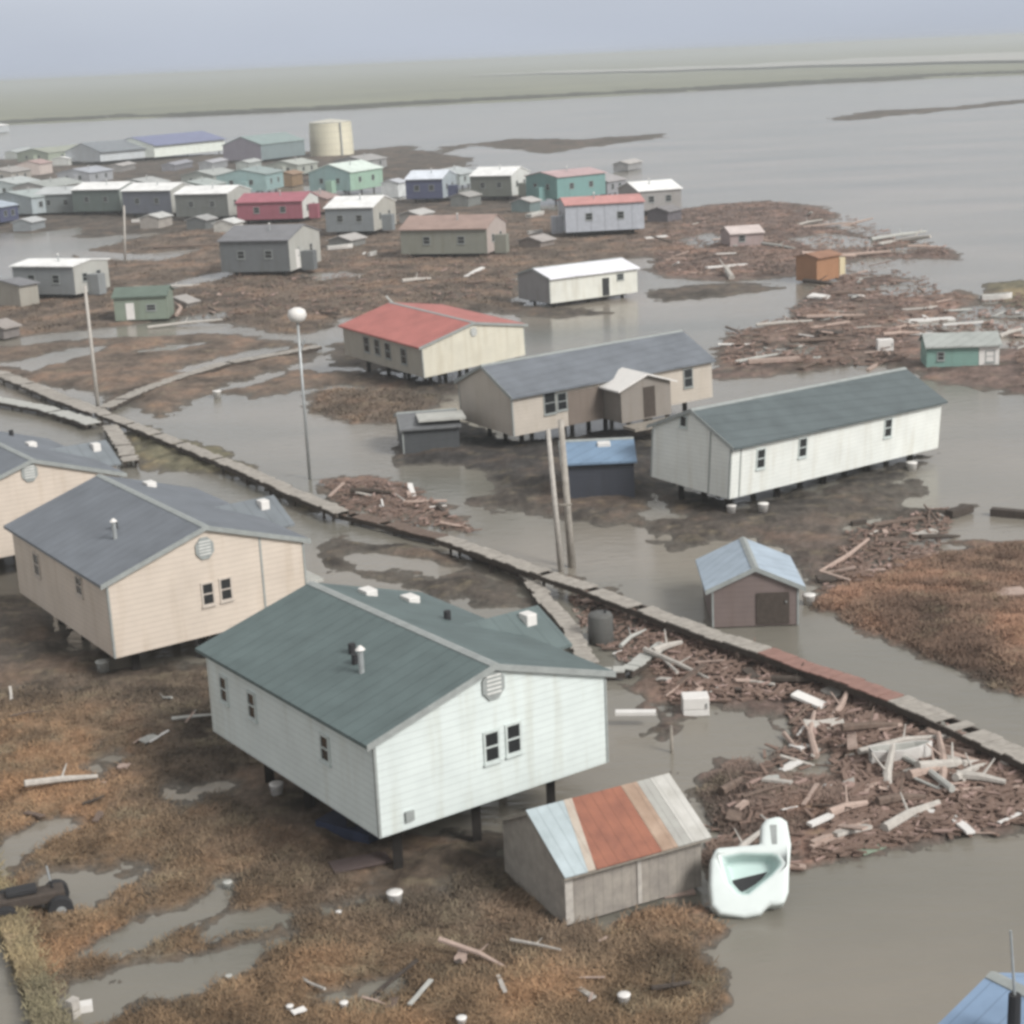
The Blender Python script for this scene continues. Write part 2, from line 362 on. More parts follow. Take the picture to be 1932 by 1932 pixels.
# flood water
wm = bpy.data.materials.new('muddy_water'); wm.use_nodes = True; n = wm.node_tree.nodes; l = wm.node_tree.links.new
b = n['Principled BSDF']; b.inputs['Roughness'].default_value = .16; b.inputs['IOR'].default_value = 1.33; b.inputs['Specular IOR Level'].default_value = .5
g = n.new('ShaderNodeNewGeometry'); mp = n.new('ShaderNodeMapping'); mp.inputs['Scale'].default_value = (.02, .05, .05); mp.inputs['Rotation'].default_value = (0, 0, R(12))
a = n.new('ShaderNodeTexNoise'); a.inputs['Scale'].default_value = 1; a.inputs['Detail'].default_value = 6; l(g.outputs['Position'], mp.inputs[0]); l(mp.outputs[0], a.inputs['Vector'])
r_ = n.new('ShaderNodeValToRGB'); r_.color_ramp.elements[0].position = .3; r_.color_ramp.elements[0].color = (.125, .125, .106, 1); r_.color_ramp.elements[1].position = .64; r_.color_ramp.elements[1].color = (.235, .208, .172, 1)
l(a.outputs['Fac'], r_.inputs[0]); l(r_.outputs[0], b.inputs['Base Color'])
a2 = n.new('ShaderNodeTexNoise'); a2.inputs['Scale'].default_value = 1.6; a2.inputs['Detail'].default_value = 5; mp2 = n.new('ShaderNodeMapping'); mp2.inputs['Scale'].default_value = (.5, 1.6, 1); mp2.inputs['Rotation'].default_value = (0, 0, R(-18)); l(g.outputs['Position'], mp2.inputs[0]); l(mp2.outputs[0], a2.inputs['Vector'])
bp = n.new('ShaderNodeBump'); bp.inputs['Strength'].default_value = .55; bp.inputs['Distance'].default_value = .07; l(a2.outputs['Fac'], bp.inputs['Height']); l(bp.outputs[0], b.inputs['Normal'])
BIG = 12000
wo = MB().poly([(-BIG, -2000, 0), (BIG, -2000, 0), (BIG, BIG, 0), (-BIG, BIG, 0)]).build('water', wm); tag(wo, kind='structure')

# far tundra shore beyond the water
P0, P1 = at(-150, 243), at(700, 203); P2 = at(1200, 180); P3 = at(1560, 157); P4 = at(1990, 138)
shore = [Vector((-3000, P0.y*.8, 0)), P0, P1, P2, P3, P4, Vector((P4.x+1600, P4.y+300, 0))]
tm = mat('tundra', (.22, .225, .15), .9, .2, .006, .3, col2=(.14, .145, .10))
mb = MB(); depths = [(0, -.1), (14, .7), (40, .8), (900, 1.2), (3600, 2.), (9000, 3.)]
pts = []
for k in range(len(shore)-1):
    for s_ in range(14): pts.append(shore[k].lerp(shore[k+1], s_/14))
idx = 0
for d, z in depths:
    for kk, p in enumerate(pts):
        j = float(fbm(np.array([p.x*.01+d*.1]), np.array([p.y*.01]), 4)[0])
        mb.v.append(Vector((p.x, p.y+d+(j*70 if d < 50 else 0), z+(j*.6 if d > 10 else 0))))
for a_ in range(len(depths)-1):
    for k in range(len(pts)-1): i0 = a_*len(pts)+k; mb.f.append([i0, i0+1, i0+len(pts)+1, i0+len(pts)])
tag(mb.build('tundra', tm, smooth=True), kind='structure')
# dark brushy shore line and pale flooded flats in front of the far land
bm_ = mat('shore_brush', (.085, .085, .065), .9, .2, .05)
mb = MB()
for k, p in enumerate(pts[:-1]):
    for s_ in range(10):
        a_ = p.lerp(pts[k+1], (s_+random.random())/10); j = float(fbm(np.array([a_.x*.01+1]), np.array([a_.y*.01]), 4)[0])
        x, y = a_.x+random.uniform(-9, 9), a_.y+10+j*60+random.uniform(0, 16); w_ = random.uniform(5, 16); h_ = random.uniform(.7, 1.9)
        mb.prism([(x-w_, .2), (x+w_, .2), (x+w_*.6, .2+h_), (x-w_*.3, .2+h_*1.2), (x-w_*.8, .2+h_*.6)], y-4, y+5)
tag(mb.build('shore_brush', bm_), 'dark low brush lining the far shore beyond the flood water', 'brush', kind='stuff')
fm = mat('flooded_flats', (.42, .41, .37), .5, .08, .004)
f0, f1, f2, f3 = at(860, 148), at(2100, 116), at(2100, 96), at(860, 147.9)
mb = MB(); nn_ = 30
for k in range(nn_+1):
    t = k/nn_; e0 = f0.lerp(f1, t); e1 = f3.lerp(f2, t); wv = math.sin(k*1.3)*60+math.sin(k*.37)*90
    mb.v += [Vector((e0.x, e0.y+wv*.5, 3.4)), Vector((e1.x, min(e1.y, 9000)+wv, 3.4))]
for k in range(nn_): mb.f.append([2*k, 2*k+2, 2*k+3, 2*k+1])
tag(mb.build('river_channel', fm), kind='structure')

# ------------------------------------------------------------------ houses
def rotm(tx, ty):
    v = Vector((R(tx), R(ty), 0)); return Matrix.Rotation(v.length, 3, v.normalized()) if v.length > 1e-9 else Matrix.Identity(3)
class House:
    OV, OG, T = .3, .14, .12; frame = 'trim'
    def __init__(s, name, label, cat, p, yaw, sg, W, Lg, h, rise, wall, roof, trim='trim', tilt=(0, 0), group=None, end_wall=None, roofname='roof', near=True):
        s.W, s.L, s.h, s.rise = W, Lg, h, rise; s.near = near
        d1 = Vector((math.cos(yaw), math.sin(yaw), 0)); d2 = Vector((-math.sin(yaw), math.cos(yaw), 0))*sg
        o = Vector(p); Rm = rotm(*tilt); s.o = o; s.yaw = yaw
        s.F = lambda q: o + Rm @ (d2*q[0]+d1*q[1]+Vector((0, 0, q[2])))
        s.nrm = {'gable': Rm@(-d1), 'side': Rm@(-d2)}
        c = s.F((W/2, Lg/2, 0)); s.root = thing(name, (c.x, c.y, gz(c.x, c.y)), label, cat, group)
        s.slope = 2*rise/W
        s.M_trim = M[trim] if isinstance(trim, str) else trim
        MB().prism([(0, 0), (W, 0), (W, h), (W/2, h+rise), (0, h)], 0, Lg, s.F).build('wall', wall, s.root)
        if end_wall: MB().prism([(0.01, 0), (W-.01, 0), (W-.01, h-.01), (W/2, h+rise-.02), (0.01, h-.01)], -.012, .004, s.F).build('gable_wall', end_wall, s.root)
        ov, og, t = s.OV, s.OG, s.T; k = s.slope
        mb = MB(); e = h-ov*k+.01
        mb.prism([(-ov, e), (W/2, h+rise+.01), (W+ov, e), (W+ov, e+t), (W/2, h+rise+t+.01), (-ov, e+t)], -og, Lg+og, s.F)
        s.roof = mb.build(roofname, roof, s.root)
        if near:
            mb = MB()   # rake boards and ridge cap
            for sgn in (0, 1):
                a = (-ov if sgn == 0 else W+ov); q = [(a, e-.06), (W/2, h+rise-.05), (W/2, h+rise+t+.03), (a, e+t+.02)]
                mb.prism(q, -og-.03, -og-.003, s.F)
            mb.build('rake_board', s.M_trim, s.root)
            c_ = h+rise+t+.012
            MB().prism([(W/2-.16, c_-.16*k), (W/2, c_), (W/2+.16, c_-.16*k), (W/2+.16, c_-.16*k+.03), (W/2, c_+.035), (W/2-.16, c_-.16*k+.03)], -og+.01, Lg+og-.01, s.F).build('ridge_cap', s.M_trim, s.roof)
            for sgn in (-1, 1):   # corner boards
                u = 0 if sgn < 0 else W
                MB().box(u-.05 if sgn > 0 else -.03, u+.03 if sgn > 0 else .05, -.03, .06, .01, h-.12, s.F).build('corner_board', s.M_trim, s.root)
    def piles(s, n=(3, 4), m=None):
        m = m or M['pile_wood']
        for f in (.22, .78):
            MB().box(s.W*f-.12, s.W*f+.12, .5, s.L-.5, -.28, -.004, s.F).build('beam', m, s.root)
        for i in range(n[0]):
            for j in range(n[1]):
                ins = min(1.3, s.W*.2); p = s.F((ins+(s.W-2*ins)*i/(n[0]-1), ins+(s.L-2*ins)*j/(n[1]-1), 0)); top = p.z-.02
                z0 = min(gz(p.x, p.y)-.5, top-.5)
                MB().box(p.x-.14, p.x+.14, p.y-.14, p.y+.14, z0, top).build('pile', m, s.root)
    def hit(s, face, px, py):
        n = s.nrm[face]; p0 = s.F((0, 0, 0)); d = ray(px, py); c = Vector((0, 0, H_)); t = n.dot(p0-c)/n.dot(d); P = c+d*t-p0
        ux = (s.F((1, 0, 0))-p0); vx = (s.F((0, 1, 0))-p0); wx = (s.F((0, 0, 1))-p0)
        return P.dot(ux if face == 'gable' else vx), P.dot(wx)
    def fbox(s, mb, face, a0, a1, w0, w1, d0, d1):
        if face == 'gable': mb.box(a0, a1, -d1, -d0, w0, w1, s.F)
        else: mb.box(-d1, -d0, a0, a1, w0, w1, s.F)
    def window(s, face, px, py, w=.7, h=1.1, split=True, frame=None):
        frame = frame or s.frame
        a, z = s.hit(face, px, py); a = min(max(a, w/2+.1), (s.W if face == 'gable' else s.L)-w/2-.1)
        mb = MB(); t = .07
        for (x0, x1, z0, z1) in ((-w/2-t, w/2+t, h/2, h/2+t), (-w/2-t, w/2+t, -h/2-t, -h/2), (-w/2-t, -w/2, -h/2, h/2), (w/2, w/2+t, -h/2, h/2)):
            s.fbox(mb, face, a+x0, a+x1, z+z0, z+z1, .002, .05)
        if split: s.fbox(mb, face, a-w/2, a+w/2, z-.025, z+.025, .022, .045)
        fr = mb.build('window', M[frame], s.root)
        m = MB(); s.fbox(m, face, a-w/2, a+w/2, z-h/2, z+h/2, .003, .02); m.build('pane', M['glass'], fr)
        m = MB(); s.fbox(m, face, a-w/2-.1, a+w/2+.1, z-h/2-t-.05, z-h/2-t-.003, .002, .1); m.build('sill', M[frame], fr)
    def door(s, face, px, py, w=.9, h=2., m='trim'):
        a, z = s.hit(face, px, py); mb = MB(); s.fbox(mb, face, a-w/2, a+w/2, .08, .08+h, .003, .05); d = mb.build('door', M[m], s.root)
        mb = MB(); s.fbox(mb, face, a+w/2-.16, a+w/2-.1, 1.0, 1.06, .052, .12); mb.build('handle', M['steel'], d)
    def vent(s, face, px, py, r=.36):
        a, z = s.hit(face, px, py); mb = MB(); P = []
        n = s.nrm[face]
        for k in range(8):
            t = math.pi/8+k*math.pi/4; P.append((a+r*math.cos(t), z+1.15*r*math.sin(t)))
        mb.prism(P, -.07, -.003, s.F); v = mb.build('gable_vent', M['trim'], s.root)
        mb = MB()
        for k in range(5): zz = z-.26+k*.13; mb.box(a-.25, a+.25, -.095, -.072, zz, zz+.05, s.F)
        mb.build('louver', M['trim_white'], v)
    def seam(s, face, px, py, m='trim'):
        a, z = s.hit(face, px, py)
        top = s.h+(s.rise-abs(a-s.W/2)*s.slope if face == 'gable' else 0)-.1
        mb = MB(); s.fbox(mb, face, a-.04, a+.04, .02, top, .002, .03); mb.build('downpipe', M[m], s.root)
    def roof_vent(s, u, v, kind='box'):
        z = s.h+s.rise-abs(u-s.W/2)*s.slope+s.T
        if kind == 'box':
            b_ = MB().box(u-.22, u+.22, v-.3, v+.3, z-.05, z+.2, s.F); o = b_.build('roof_vent', M['scrap'], s.roof, bevel=.02)
        elif kind == 'pipe':
            MB().tube(s.F((u, v, z-.1)), s.F((u, v, z+.75)), .09).build('stovepipe', M['steel'], s.roof)
            MB().tube(s.F((u, v, z+.74)), s.F((u, v, z+.86)), .16, .05).build('pipe_cap', M['scrap'], s.roof)
        else:
            MB().tube(s.F((u, v, z-.1)), s.F((u, v, z+.3)), .12).build('roof_vent', M['dark'], s.roof)
    def porch(s, v0, v1, out, hp, rise, wall, roof, deck=True):
        vm = (v0+v1)/2; W = s.W
        MB().prism([(v0, 0), (v1, 0), (v1, hp), (vm, hp+rise), (v0, hp)], W+.002, W+out, s.F, axis=0).build('porch_wall', wall, s.root)
        k = rise/(v1-vm); o_ = .25; e = hp-o_*k; t = .1
        u0 = W-(.0+(hp+rise-s.h)/s.slope) if hp+rise > s.h else W
        mb = MB().prism([(v0-o_, e), (vm, hp+rise), (v1+o_, e), (v1+o_, e+t), (vm, hp+rise+t), (v0-o_, e+t)], u0-.3, W+out+.2, s.F, axis=0)
        p = mb.build('porch_roof', roof, s.root)
        MB().box(W+out*.55-.2, W+out*.55+.2, vm-.75, vm-.25, hp+rise-.35, hp+rise+.12, s.F).build('roof_vent', M['scrap'], p, bevel=.03)
        if deck:
            MB().box(W+out+.01, W+out+1.5, v0, v1, -.25, -.12, s.F).build('deck', M['deck_pale'], s.root)
            for i in range(5):
                MB().box(W+.15, W+out, v0-.3-.3*i, v0-.02-.3*i, -.2-.19*i, -.15-.19*i, s.F).build('step', M['deck_pale'], s.root)

GH = 'frame houses shifted off their pads'
A = House('house', 'white-sided house with green-grey roof, nearest and largest, above the rust-patched shed', 'house', (-4.182, 45.056, 1.94), 2.176, -1, 8.27, 10.8, 2.92, 1.24, M['mint'], M['roof_green'])
A.frame = 'frame_mint'; A.piles()
A.window('gable', 927, 1408, .44, .86); A.window('gable', 968, 1393, .44, .86)
A.vent('gable', 929, 1291, .42)
A.window('side', 423, 1300, .42, .8); A.window('side', 476, 1331, .42, .8); A.window('side', 614, 1412, .42, .75)
mb = MB(); a_, z_ = A.hit('gable', 771, 1538); A.fbox(mb, 'gable', a_-.14, a_+.14, z_-.16, z_+.14, .003, .1); mb.build('dryer_vent', M['trim'], A.root)
A.porch(3.9, 7.1, 1.3, 2.62, .78, M['mint'], M['roof_green_b'])
A.roof_vent(5.6, 9.6); A.roof_vent(6.9, 9.0); A.roof_vent(6.6, 6.2, 'cap')
A.roof_vent(2.0, 4.3, 'cap'); A.roof_vent(2.3, 5.0, 'cap'); A.roof_vent(1.8, 3.6, 'pipe')
B = House('house', 'tan-sided house with grey roof just behind the green-roofed house', 'house', (-15.721, 63.626, 1.3), 2.157, -1, 8.489, 11.136, 3.059, 1.38, M['tan'], M['roof_blue'], tilt=(.79, -.21))
B.frame = 'frame_tan'; B.piles(); B.window('gable', 392, 1120, .42, .84); B.window('gable', 426, 1111, .42, .84); B.vent('gable', 385, 1034, .42)
B.seam('gable', 493, 1060); B.window('side', 150, 1105, .6, .7); B.window('side', 70, 1065, .6, .9)
B.porch(3.9, 7.1, 1.3, 2.75, .8, M['tan'], M['roof_blue_b']); B.roof_vent(1.8, 3.4, 'pipe'); B.roof_vent(2.2, 4.4, 'cap'); B.roof_vent(6.0, 9.8)
# third house of the row, cut by the left edge
tmp = at(-150, 1012, 1.3)
apC = at(59, 866, 5.8); apC -= Vector((math.sin(2.157), -math.cos(2.157), 0))*4.3; apC.z = 1.3
C = House('house', 'tan-sided house with blue-grey roof cut off by the left edge', 'house', tuple(apC), 2.157, -1, 8.6, 11.0, 3.0, 1.38, M['tan'], M['roof_blue'])
C.piles(); C.vent('gable', 55, 891, .42)
C.porch(3.9, 7.1, 1.3, 2.75, .8, M['tan'], M['roof_blue_b']); C.roof_vent(6.3, 6, 'box'); C.roof_vent(6.5, 9.7, 'cap')
D = House('house', 'long white-sided house with dark green roof at right, three small windows', 'house', (11.055, 84.848, 1.031), .688, 1, 5.63, 17.452, 2.777, 1.297, M['white'], M['roof_teal'], tilt=(1.63, 3.16))
D.frame = 'frame_mint'; D.piles((3, 5))
for x, y in ((1435, 865), (1514, 844), (1675, 807)): D.window('side', x, y, .55, .95)
D.window('gable', 1290, 795, .4, .5, False); D.seam('gable', 1339, 870); D.seam('side', 1396, 890)
E = House('house', 'tan house with broad grey roof and a small white-roofed entry porch', 'house', (.325, 101.835, 1.13), .52, 1, 6.592, 14.946, 2.455, 1.385, M['tan_old'], M['roof_blue'], tilt=(.95, -1.17))
E.piles((3, 5)); E.window('side', 1037, 760, .75, 1.25); E.window('side', 1060, 757, .6, 1.0); E.window('side', 1298, 713, .6, 1.1)
v0, _ = E.hit('side', 1140, 790); v1, _ = E.hit('side', 1232, 770); vm = (v0+v1)/2
MB().prism([(v0, 0), (v1, 0), (v1, 2.15), (vm, 2.75), (v0, 2.15)], -2.0, -.003, E.F, axis=0).build('porch_wall', cm('grey_tan_plywood', (.26, .235, .21)), E.root)
MB().prism([(v0-.35, 2.0), (vm, 2.78), (v1+.35, 2.0), (v1+.35, 2.1), (vm, 2.9), (v0-.35, 2.1)], -2.3, .5, E.F, axis=0).build('porch_roof', M['scrap'], E.root)
MB().box(-2.04, -2.003, vm-.2, vm+.65, .1, 2.0, E.F).build('door', M['wood_dark'], E.root)
MB().box(-3.4, -2.05, v0, v1, -.3, -.12, E.F).build('deck', M['wood'], E.root)
MB().box(-.03, -.004, v0-2.6, v0-.01, .02, 2.1, E.F).build('wall_panel', cm('weathered_brown_plywood', (.20, .165, .14)), E.root)
Fh = House('house', 'cream-gabled house with a bright red roof beyond the utility poles', 'house', (-5.932, 123.616, 1.053), 2.157, -1, 9.019, 11.763, 2.265, .95, cm('dusty_grey_siding', (.40, .38, .33)), M['roof_red'], tilt=(3.44, -1.67), end_wall=M['cream'])
Fh.piles(); Fh.vent('gable', 893, 626, .3)
for x, y in ((692, 650), (712, 655), (732, 662), (762, 672)): Fh.window('side', x, y, .7, 1.1)

def hut(name, label, nb, e, hpx, depth, ridge, rise, wall, roof, z=.5, end=None, tilt=(0, 0), cat='house', near=False, left=None, group=None, piles=True, ov=.3):
    """smaller house from its near bottom corner, the end of its right-hand wall, height in px and depth in metres"""
    p = at(*nb, z); q = at(*e, z); front = (q-p); Wf = front.length; yaw_f = math.atan2(front.y, front.x)
    if left: depth = (at(*left, z)-p).length
    h = hpx/ppm(p)/math.cos(R(10))
    House.OV = ov
    if ridge == 'depth': hs_ = House(name, label, cat, p, yaw_f+math.pi/2, -1, Wf, depth, h, rise, wall, roof, end_wall=end, near=near, tilt=tilt, group=group)
    else: hs_ = House(name, label, cat, p, yaw_f, 1, depth, Wf, h, rise, wall, roof, end_wall=end, near=near, tilt=tilt, group=group)
    House.OV = .3
    if piles and z > .3: hs_.piles((2, 3))
    if z > .55 and not near and cat == 'house':
        fx, fy = topx(hs_.F((0, 0, hs_.h*.55))); gx, gy = topx(hs_.F((hs_.W, 0, hs_.h*.55))); sx_, sy_ = topx(hs_.F((0, hs_.L, hs_.h*.55)))
        for t_ in (.3, .7): hs_.window('gable', fx+(gx-fx)*t_, fy+(gy-fy)*t_, .7, .8); hs_.window('side', fx+(sx_-fx)*t_, fy+(sy_-fy)*t_, .8, .8)
        hs_.roof_vent(hs_.W*.3, hs_.L*.4, 'pipe')
        MB().box(hs_.W*.35, hs_.W*.35+1.3, -1.5, -.004, -.3, 1.9, hs_.F).build('entry', wall, hs_.root)
    return hs_
c = cm
WR = c('white_metal_roof', (.84, .84, .82), 'r')
G_ = hut('house', 'low white trailer house with a white roof and dark door behind the wide grey-roofed house', (1038, 573), (1203, 551), 46, 5.5, 'front', .7, c('offwhite_panels', (.66, .66, .60)), c('lilac_white_roof', (.80, .80, .84), 'r'), end=c('grey_panel', (.28, .27, .27)), near=True)
G_.door('side', 1143, 548, .8, 1.7, 'dark'); G_.window('side', 1170, 522, .7, .5)
Hh = hut('house', 'silver ribbed building with a pale red roof at the edge of the open water', (1068, 439), (1216, 431), 50, 8, 'front', .6, mat('ribbed_silver', (.40, .42, .46), .45, .1, 2, 0, (D1, .9, .05)), c('pink_red_roof', (.55, .27, .25), 'r'), z=1.0)
Jh = hut('house', 'small teal house with a faded pink roof behind the silver building', (1052, 376), (1143, 366), 40, 8, 'front', .7, c('teal_siding', (.17, .30, .29)), c('faded_pink_roof', (.50, .36, .36), 'r'), z=1.0)
Ih = hut('house', 'grey house with a white roof, farthest right before the open water', (1205, 398), (1286, 392), 36, 8, 'front', 1.0, c('grey_siding', (.30, .29, .28)), WR, z=1.0, end=c('grey_siding', (.30, .29, .28)))
Kh = hut('house', 'dark grey house with white roof and white gable near the water', (966, 370), (1000, 362), 38, 7.5, 'depth', 1.1, c('dark_olive_siding', (.16, .17, .15)), WR, z=1.0, end=c('plain_white', (.62, .63, .60)))
Lh = hut('house', 'navy blue house with a pale blue-white roof', (836, 374), (862, 366), 36, 6.5, 'depth', 1.1, c('navy_siding', (.075, .085, .15)), c('blue_white_roof', (.70, .74, .80), 'r'), z=1.0, end=c('pale_blue_gable', (.38, .43, .46)))
Mh = hut('house', 'mint green house with a pale green roof below the storage tank', (662, 360), (723, 350), 34, 9, 'front', 1.4, c('mint_green_siding', (.30, .44, .35)), c('pale_green_roof', (.66, .74, .68), 'r'), z=1.0, end=c('pale_teal_siding', (.27, .38, .38)))
Nh = hut('house', 'grey house with white roof between the crimson and the pink-roofed houses', (706, 436), (748, 422), 44, 7, 'depth', 1.1, c('blue_grey_siding', (.21, .23, .24)), WR, z=1.0, end=c('warm_grey', (.42, .41, .37)))
Oh = hut('house', 'crimson house with a reddish roof and white gable end', (572, 412), (602, 402), 32, 10.5, 'depth', 1.0, c('crimson_siding', (.30, .10, .13)), c('crimson_roof', (.38, .13, .16), 'r'), z=1.0, end=c('plain_white', (.6, .6, .6)))
Ph = hut('house', 'dark grey house with light gable and white door, beside the brown bank', (548, 512), (606, 492), 58, 8.5, 'depth', 1.2, c('slate_siding', (.14, .15, .155)), c('slate_roof', (.20, .20, .21), 'r'), z=.8, end=c('pale_grey_gable', (.42, .42, .39)))
Ph.door('gable', 562, 492, 1.2, 2.2, 'scrap')
Qh = hut('house', 'olive grey house with a worn pink-brown roof, left of the silver building', (920, 478), (956, 464), 46, 11, 'depth', 1.2, c('olive_grey_siding', (.23, .235, .20)), c('pink_brown_roof', (.34, .245, .21), 'r'), z=.8, end=c('dusty_pink_gable', (.42, .36, .33)))
Rh = hut('house', 'grey house with a flat white roof at left, behind the leaning pole', (143, 556), (208, 541), 52, 8, 'depth', .35, c('cool_grey_siding', (.24, .255, .26)), WR, z=.8, end=c('pale_grey_gable', (.42, .42, .39)))
hut('shed', 'grey shed at the left edge beside the flat white-roofed house', (40, 580), (75, 574), 40, 6, 'front', .4, c('pale_tan_boards', (.33, .31, .27)), c('slate_roof', (.2, .2, .21), 'r'), z=.2, cat='shed')
Sh = hut('shed', 'green-grey shed with pale patches standing below the flat white-roofed house', (218, 606), (318, 601), 44, 4, 'front', .6, c('moss_green_boards', (.22, .26, .21)), c('dull_green_roof', (.13, .17, .14), 'r'), z=.25, cat='shed')
Sh.door('side', 245, 580, .8, 1.6, 'scrap'); Sh.window('side', 285, 580, .8, .5)
row = [('leftmost', (228, 398), (274, 390), 40), ('middle', (325, 402), (370, 394), 42), ('rightmost', (432, 408), (476, 399), 42)]
for k_, (w_, nb, e, hp) in enumerate(row):
    h_ = hut('house', f'{w_} of the three white-roofed dark houses in a row at left', nb, e, hp, 9.5, 'depth', .9, c(['dark_teal_siding', 'dark_blue_siding', 'dark_grey_siding'][k_], [(.12, .15, .14), (.14, .15, .18), (.17, .18, .17)][k_]), WR, z=1.0, end=c('pale_grey_gable', (.4, .4, .4)) if k_ else c('teal_grey_gable', (.24, .27, .25)), group='white-roofed houses in a row')
hut('house', 'low pale blue house near the left edge under a light roof', (62, 404), (118, 397), 30, 12, 'front', .9, c('pale_blue_siding', (.38, .43, .45)), c('pale_teal_roof', (.40, .45, .44), 'r'), z=.8)
hut('house', 'small navy house with a pale blue roof at the left edge', (2, 420), (36, 414), 28, 9, 'front', .9, c('navy_siding', (.08, .09, .15)), c('light_blue_roof', (.42, .48, .55), 'r'), z=.6)
hut('house', 'pale teal house between the school and the mint green house', (503, 360), (536, 352), 30, 10, 'front', 1.0, c('pale_teal_siding', (.27, .38, .38)), c('grey_teal_roof', (.30, .36, .35), 'r'), z=.8)
hut('school_building', 'long school building with blue-violet roof and bright white front wall', (292, 297), (425, 283), 22, 16, 'front', 2.2, c('school_white', (.74, .78, .72)), c('blue_violet_roof', (.20, .22, .34), 'r'), z=1.2, cat='school', ov=.8)
hut('school_building', 'grey-roofed wing adjoining the long white school building on its left', (190, 305), (288, 296), 18, 15, 'front', 2.2, c('cool_white', (.52, .55, .57)), c('cool_grey_roof', (.22, .24, .26), 'r'), z=1.2, cat='school', ov=.8)
hut('warehouse', 'teal-grey warehouse just left of the cream storage tank', (494, 302), (576, 292), 28, 12, 'front', 2., c('teal_grey_siding', (.20, .25, .26)), c('teal_grey_roof', (.26, .33, .32), 'r'), z=1.0, cat='warehouse', end=c('mauve_grey', (.26, .24, .28)))
hut('shed', 'tiny white shed in front of the grey-roofed school wing', (130, 312), (152, 309), 12, 5, 'front', .5, c('plain_white', (.7, .7, .68)), WR, z=.3, cat='shed')
hut('shed', 'pinkish white shed at far left beyond the row of white-roofed houses', (76, 330), (100, 326), 20, 6, 'front', .8, c('pinkish_white', (.56, .48, .44)), c('rose_roof', (.42, .30, .28), 'r'), z=.4, cat='shed')
hut('shed', 'pale building at the far left edge near the far shore', (-14, 252), (18, 248), 12, 10, 'front', 1., c('cool_white', (.6, .65, .66)), WR, z=.4, cat='shed')
hut('house', 'grey house far left behind the pale blue house', (92, 372), (160, 362), 18, 9, 'front', 1., c('grey_siding', (.3, .29, .28)), c('pale_grey_roof', (.36, .38, .36), 'r'), z=.6)
hut('house', 'pale green house beyond the row, left of the grey school wing', (92, 305), (180, 296), 16, 12, 'front', 1.2, c('pale_green_siding', (.33, .37, .30)), c('pale_olive_roof', (.34, .36, .30), 'r'), z=.6)
for (nb_, e_, hp_, dp_, rg_, wc, rc, lb) in (
  ((150, 400), (186, 392), 34, 8, 'depth', (.18, .20, .20), (.50, .52, .52), 'dark grey house with a light roof, just left of the white-roofed row'),
  ((286, 372), (322, 366), 24, 8, 'front', (.30, .32, .32), (.42, .43, .42), 'grey house peeking above the leftmost two white-roofed row houses'),
  ((392, 376), (428, 369), 24, 8, 'front', (.26, .30, .28), (.38, .42, .40), 'grey-green house behind the middle white-roofed row house'),
  ((30, 372), (76, 364), 24, 8, 'front', (.36, .40, .40), (.46, .49, .48), 'pale grey-blue house at far left behind the low pale blue house'),
  ((22, 344), (60, 338), 18, 8, 'front', (.34, .32, .29), (.36, .34, .32), 'low tan house at far left near the pinkish white shed'),
  ((170, 345), (214, 338), 18, 8, 'front', (.33, .34, .36), (.40, .42, .46), 'slate-roofed house below the grey school wing'),
  ((404, 352), (452, 345), 20, 8, 'front', (.30, .32, .30), (.40, .42, .40), 'pale grey house left of the pale teal house'),
  ((562, 330), (600, 324), 18, 8, 'front', (.36, .38, .34), (.44, .46, .42), 'small pale green house at the foot of the storage tank'),
  ((690, 320), (730, 314), 16, 8, 'front', (.28, .28, .28), (.36, .35, .34), 'low grey house right of the storage tank near the water'),
  ((868, 350), (900, 343), 20, 8, 'front', (.36, .40, .40), (.44, .47, .47), 'pale grey-teal house between the navy and the dark grey house'),
  ((616, 400), (640, 394), 24, 6, 'front', (.30, .22, .19), (.34, .24, .22), 'small reddish brown house right of the crimson house'),
  ((1146, 366), (1180, 360), 22, 7, 'front', (.28, .28, .30), (.36, .34, .34), 'small grey house behind the silver ribbed building')):
    hut('house', lb, nb_, e_, hp_, dp_, rg_, .9, siding('far_siding', wc), roofing('far_roof', rc), z=.7)
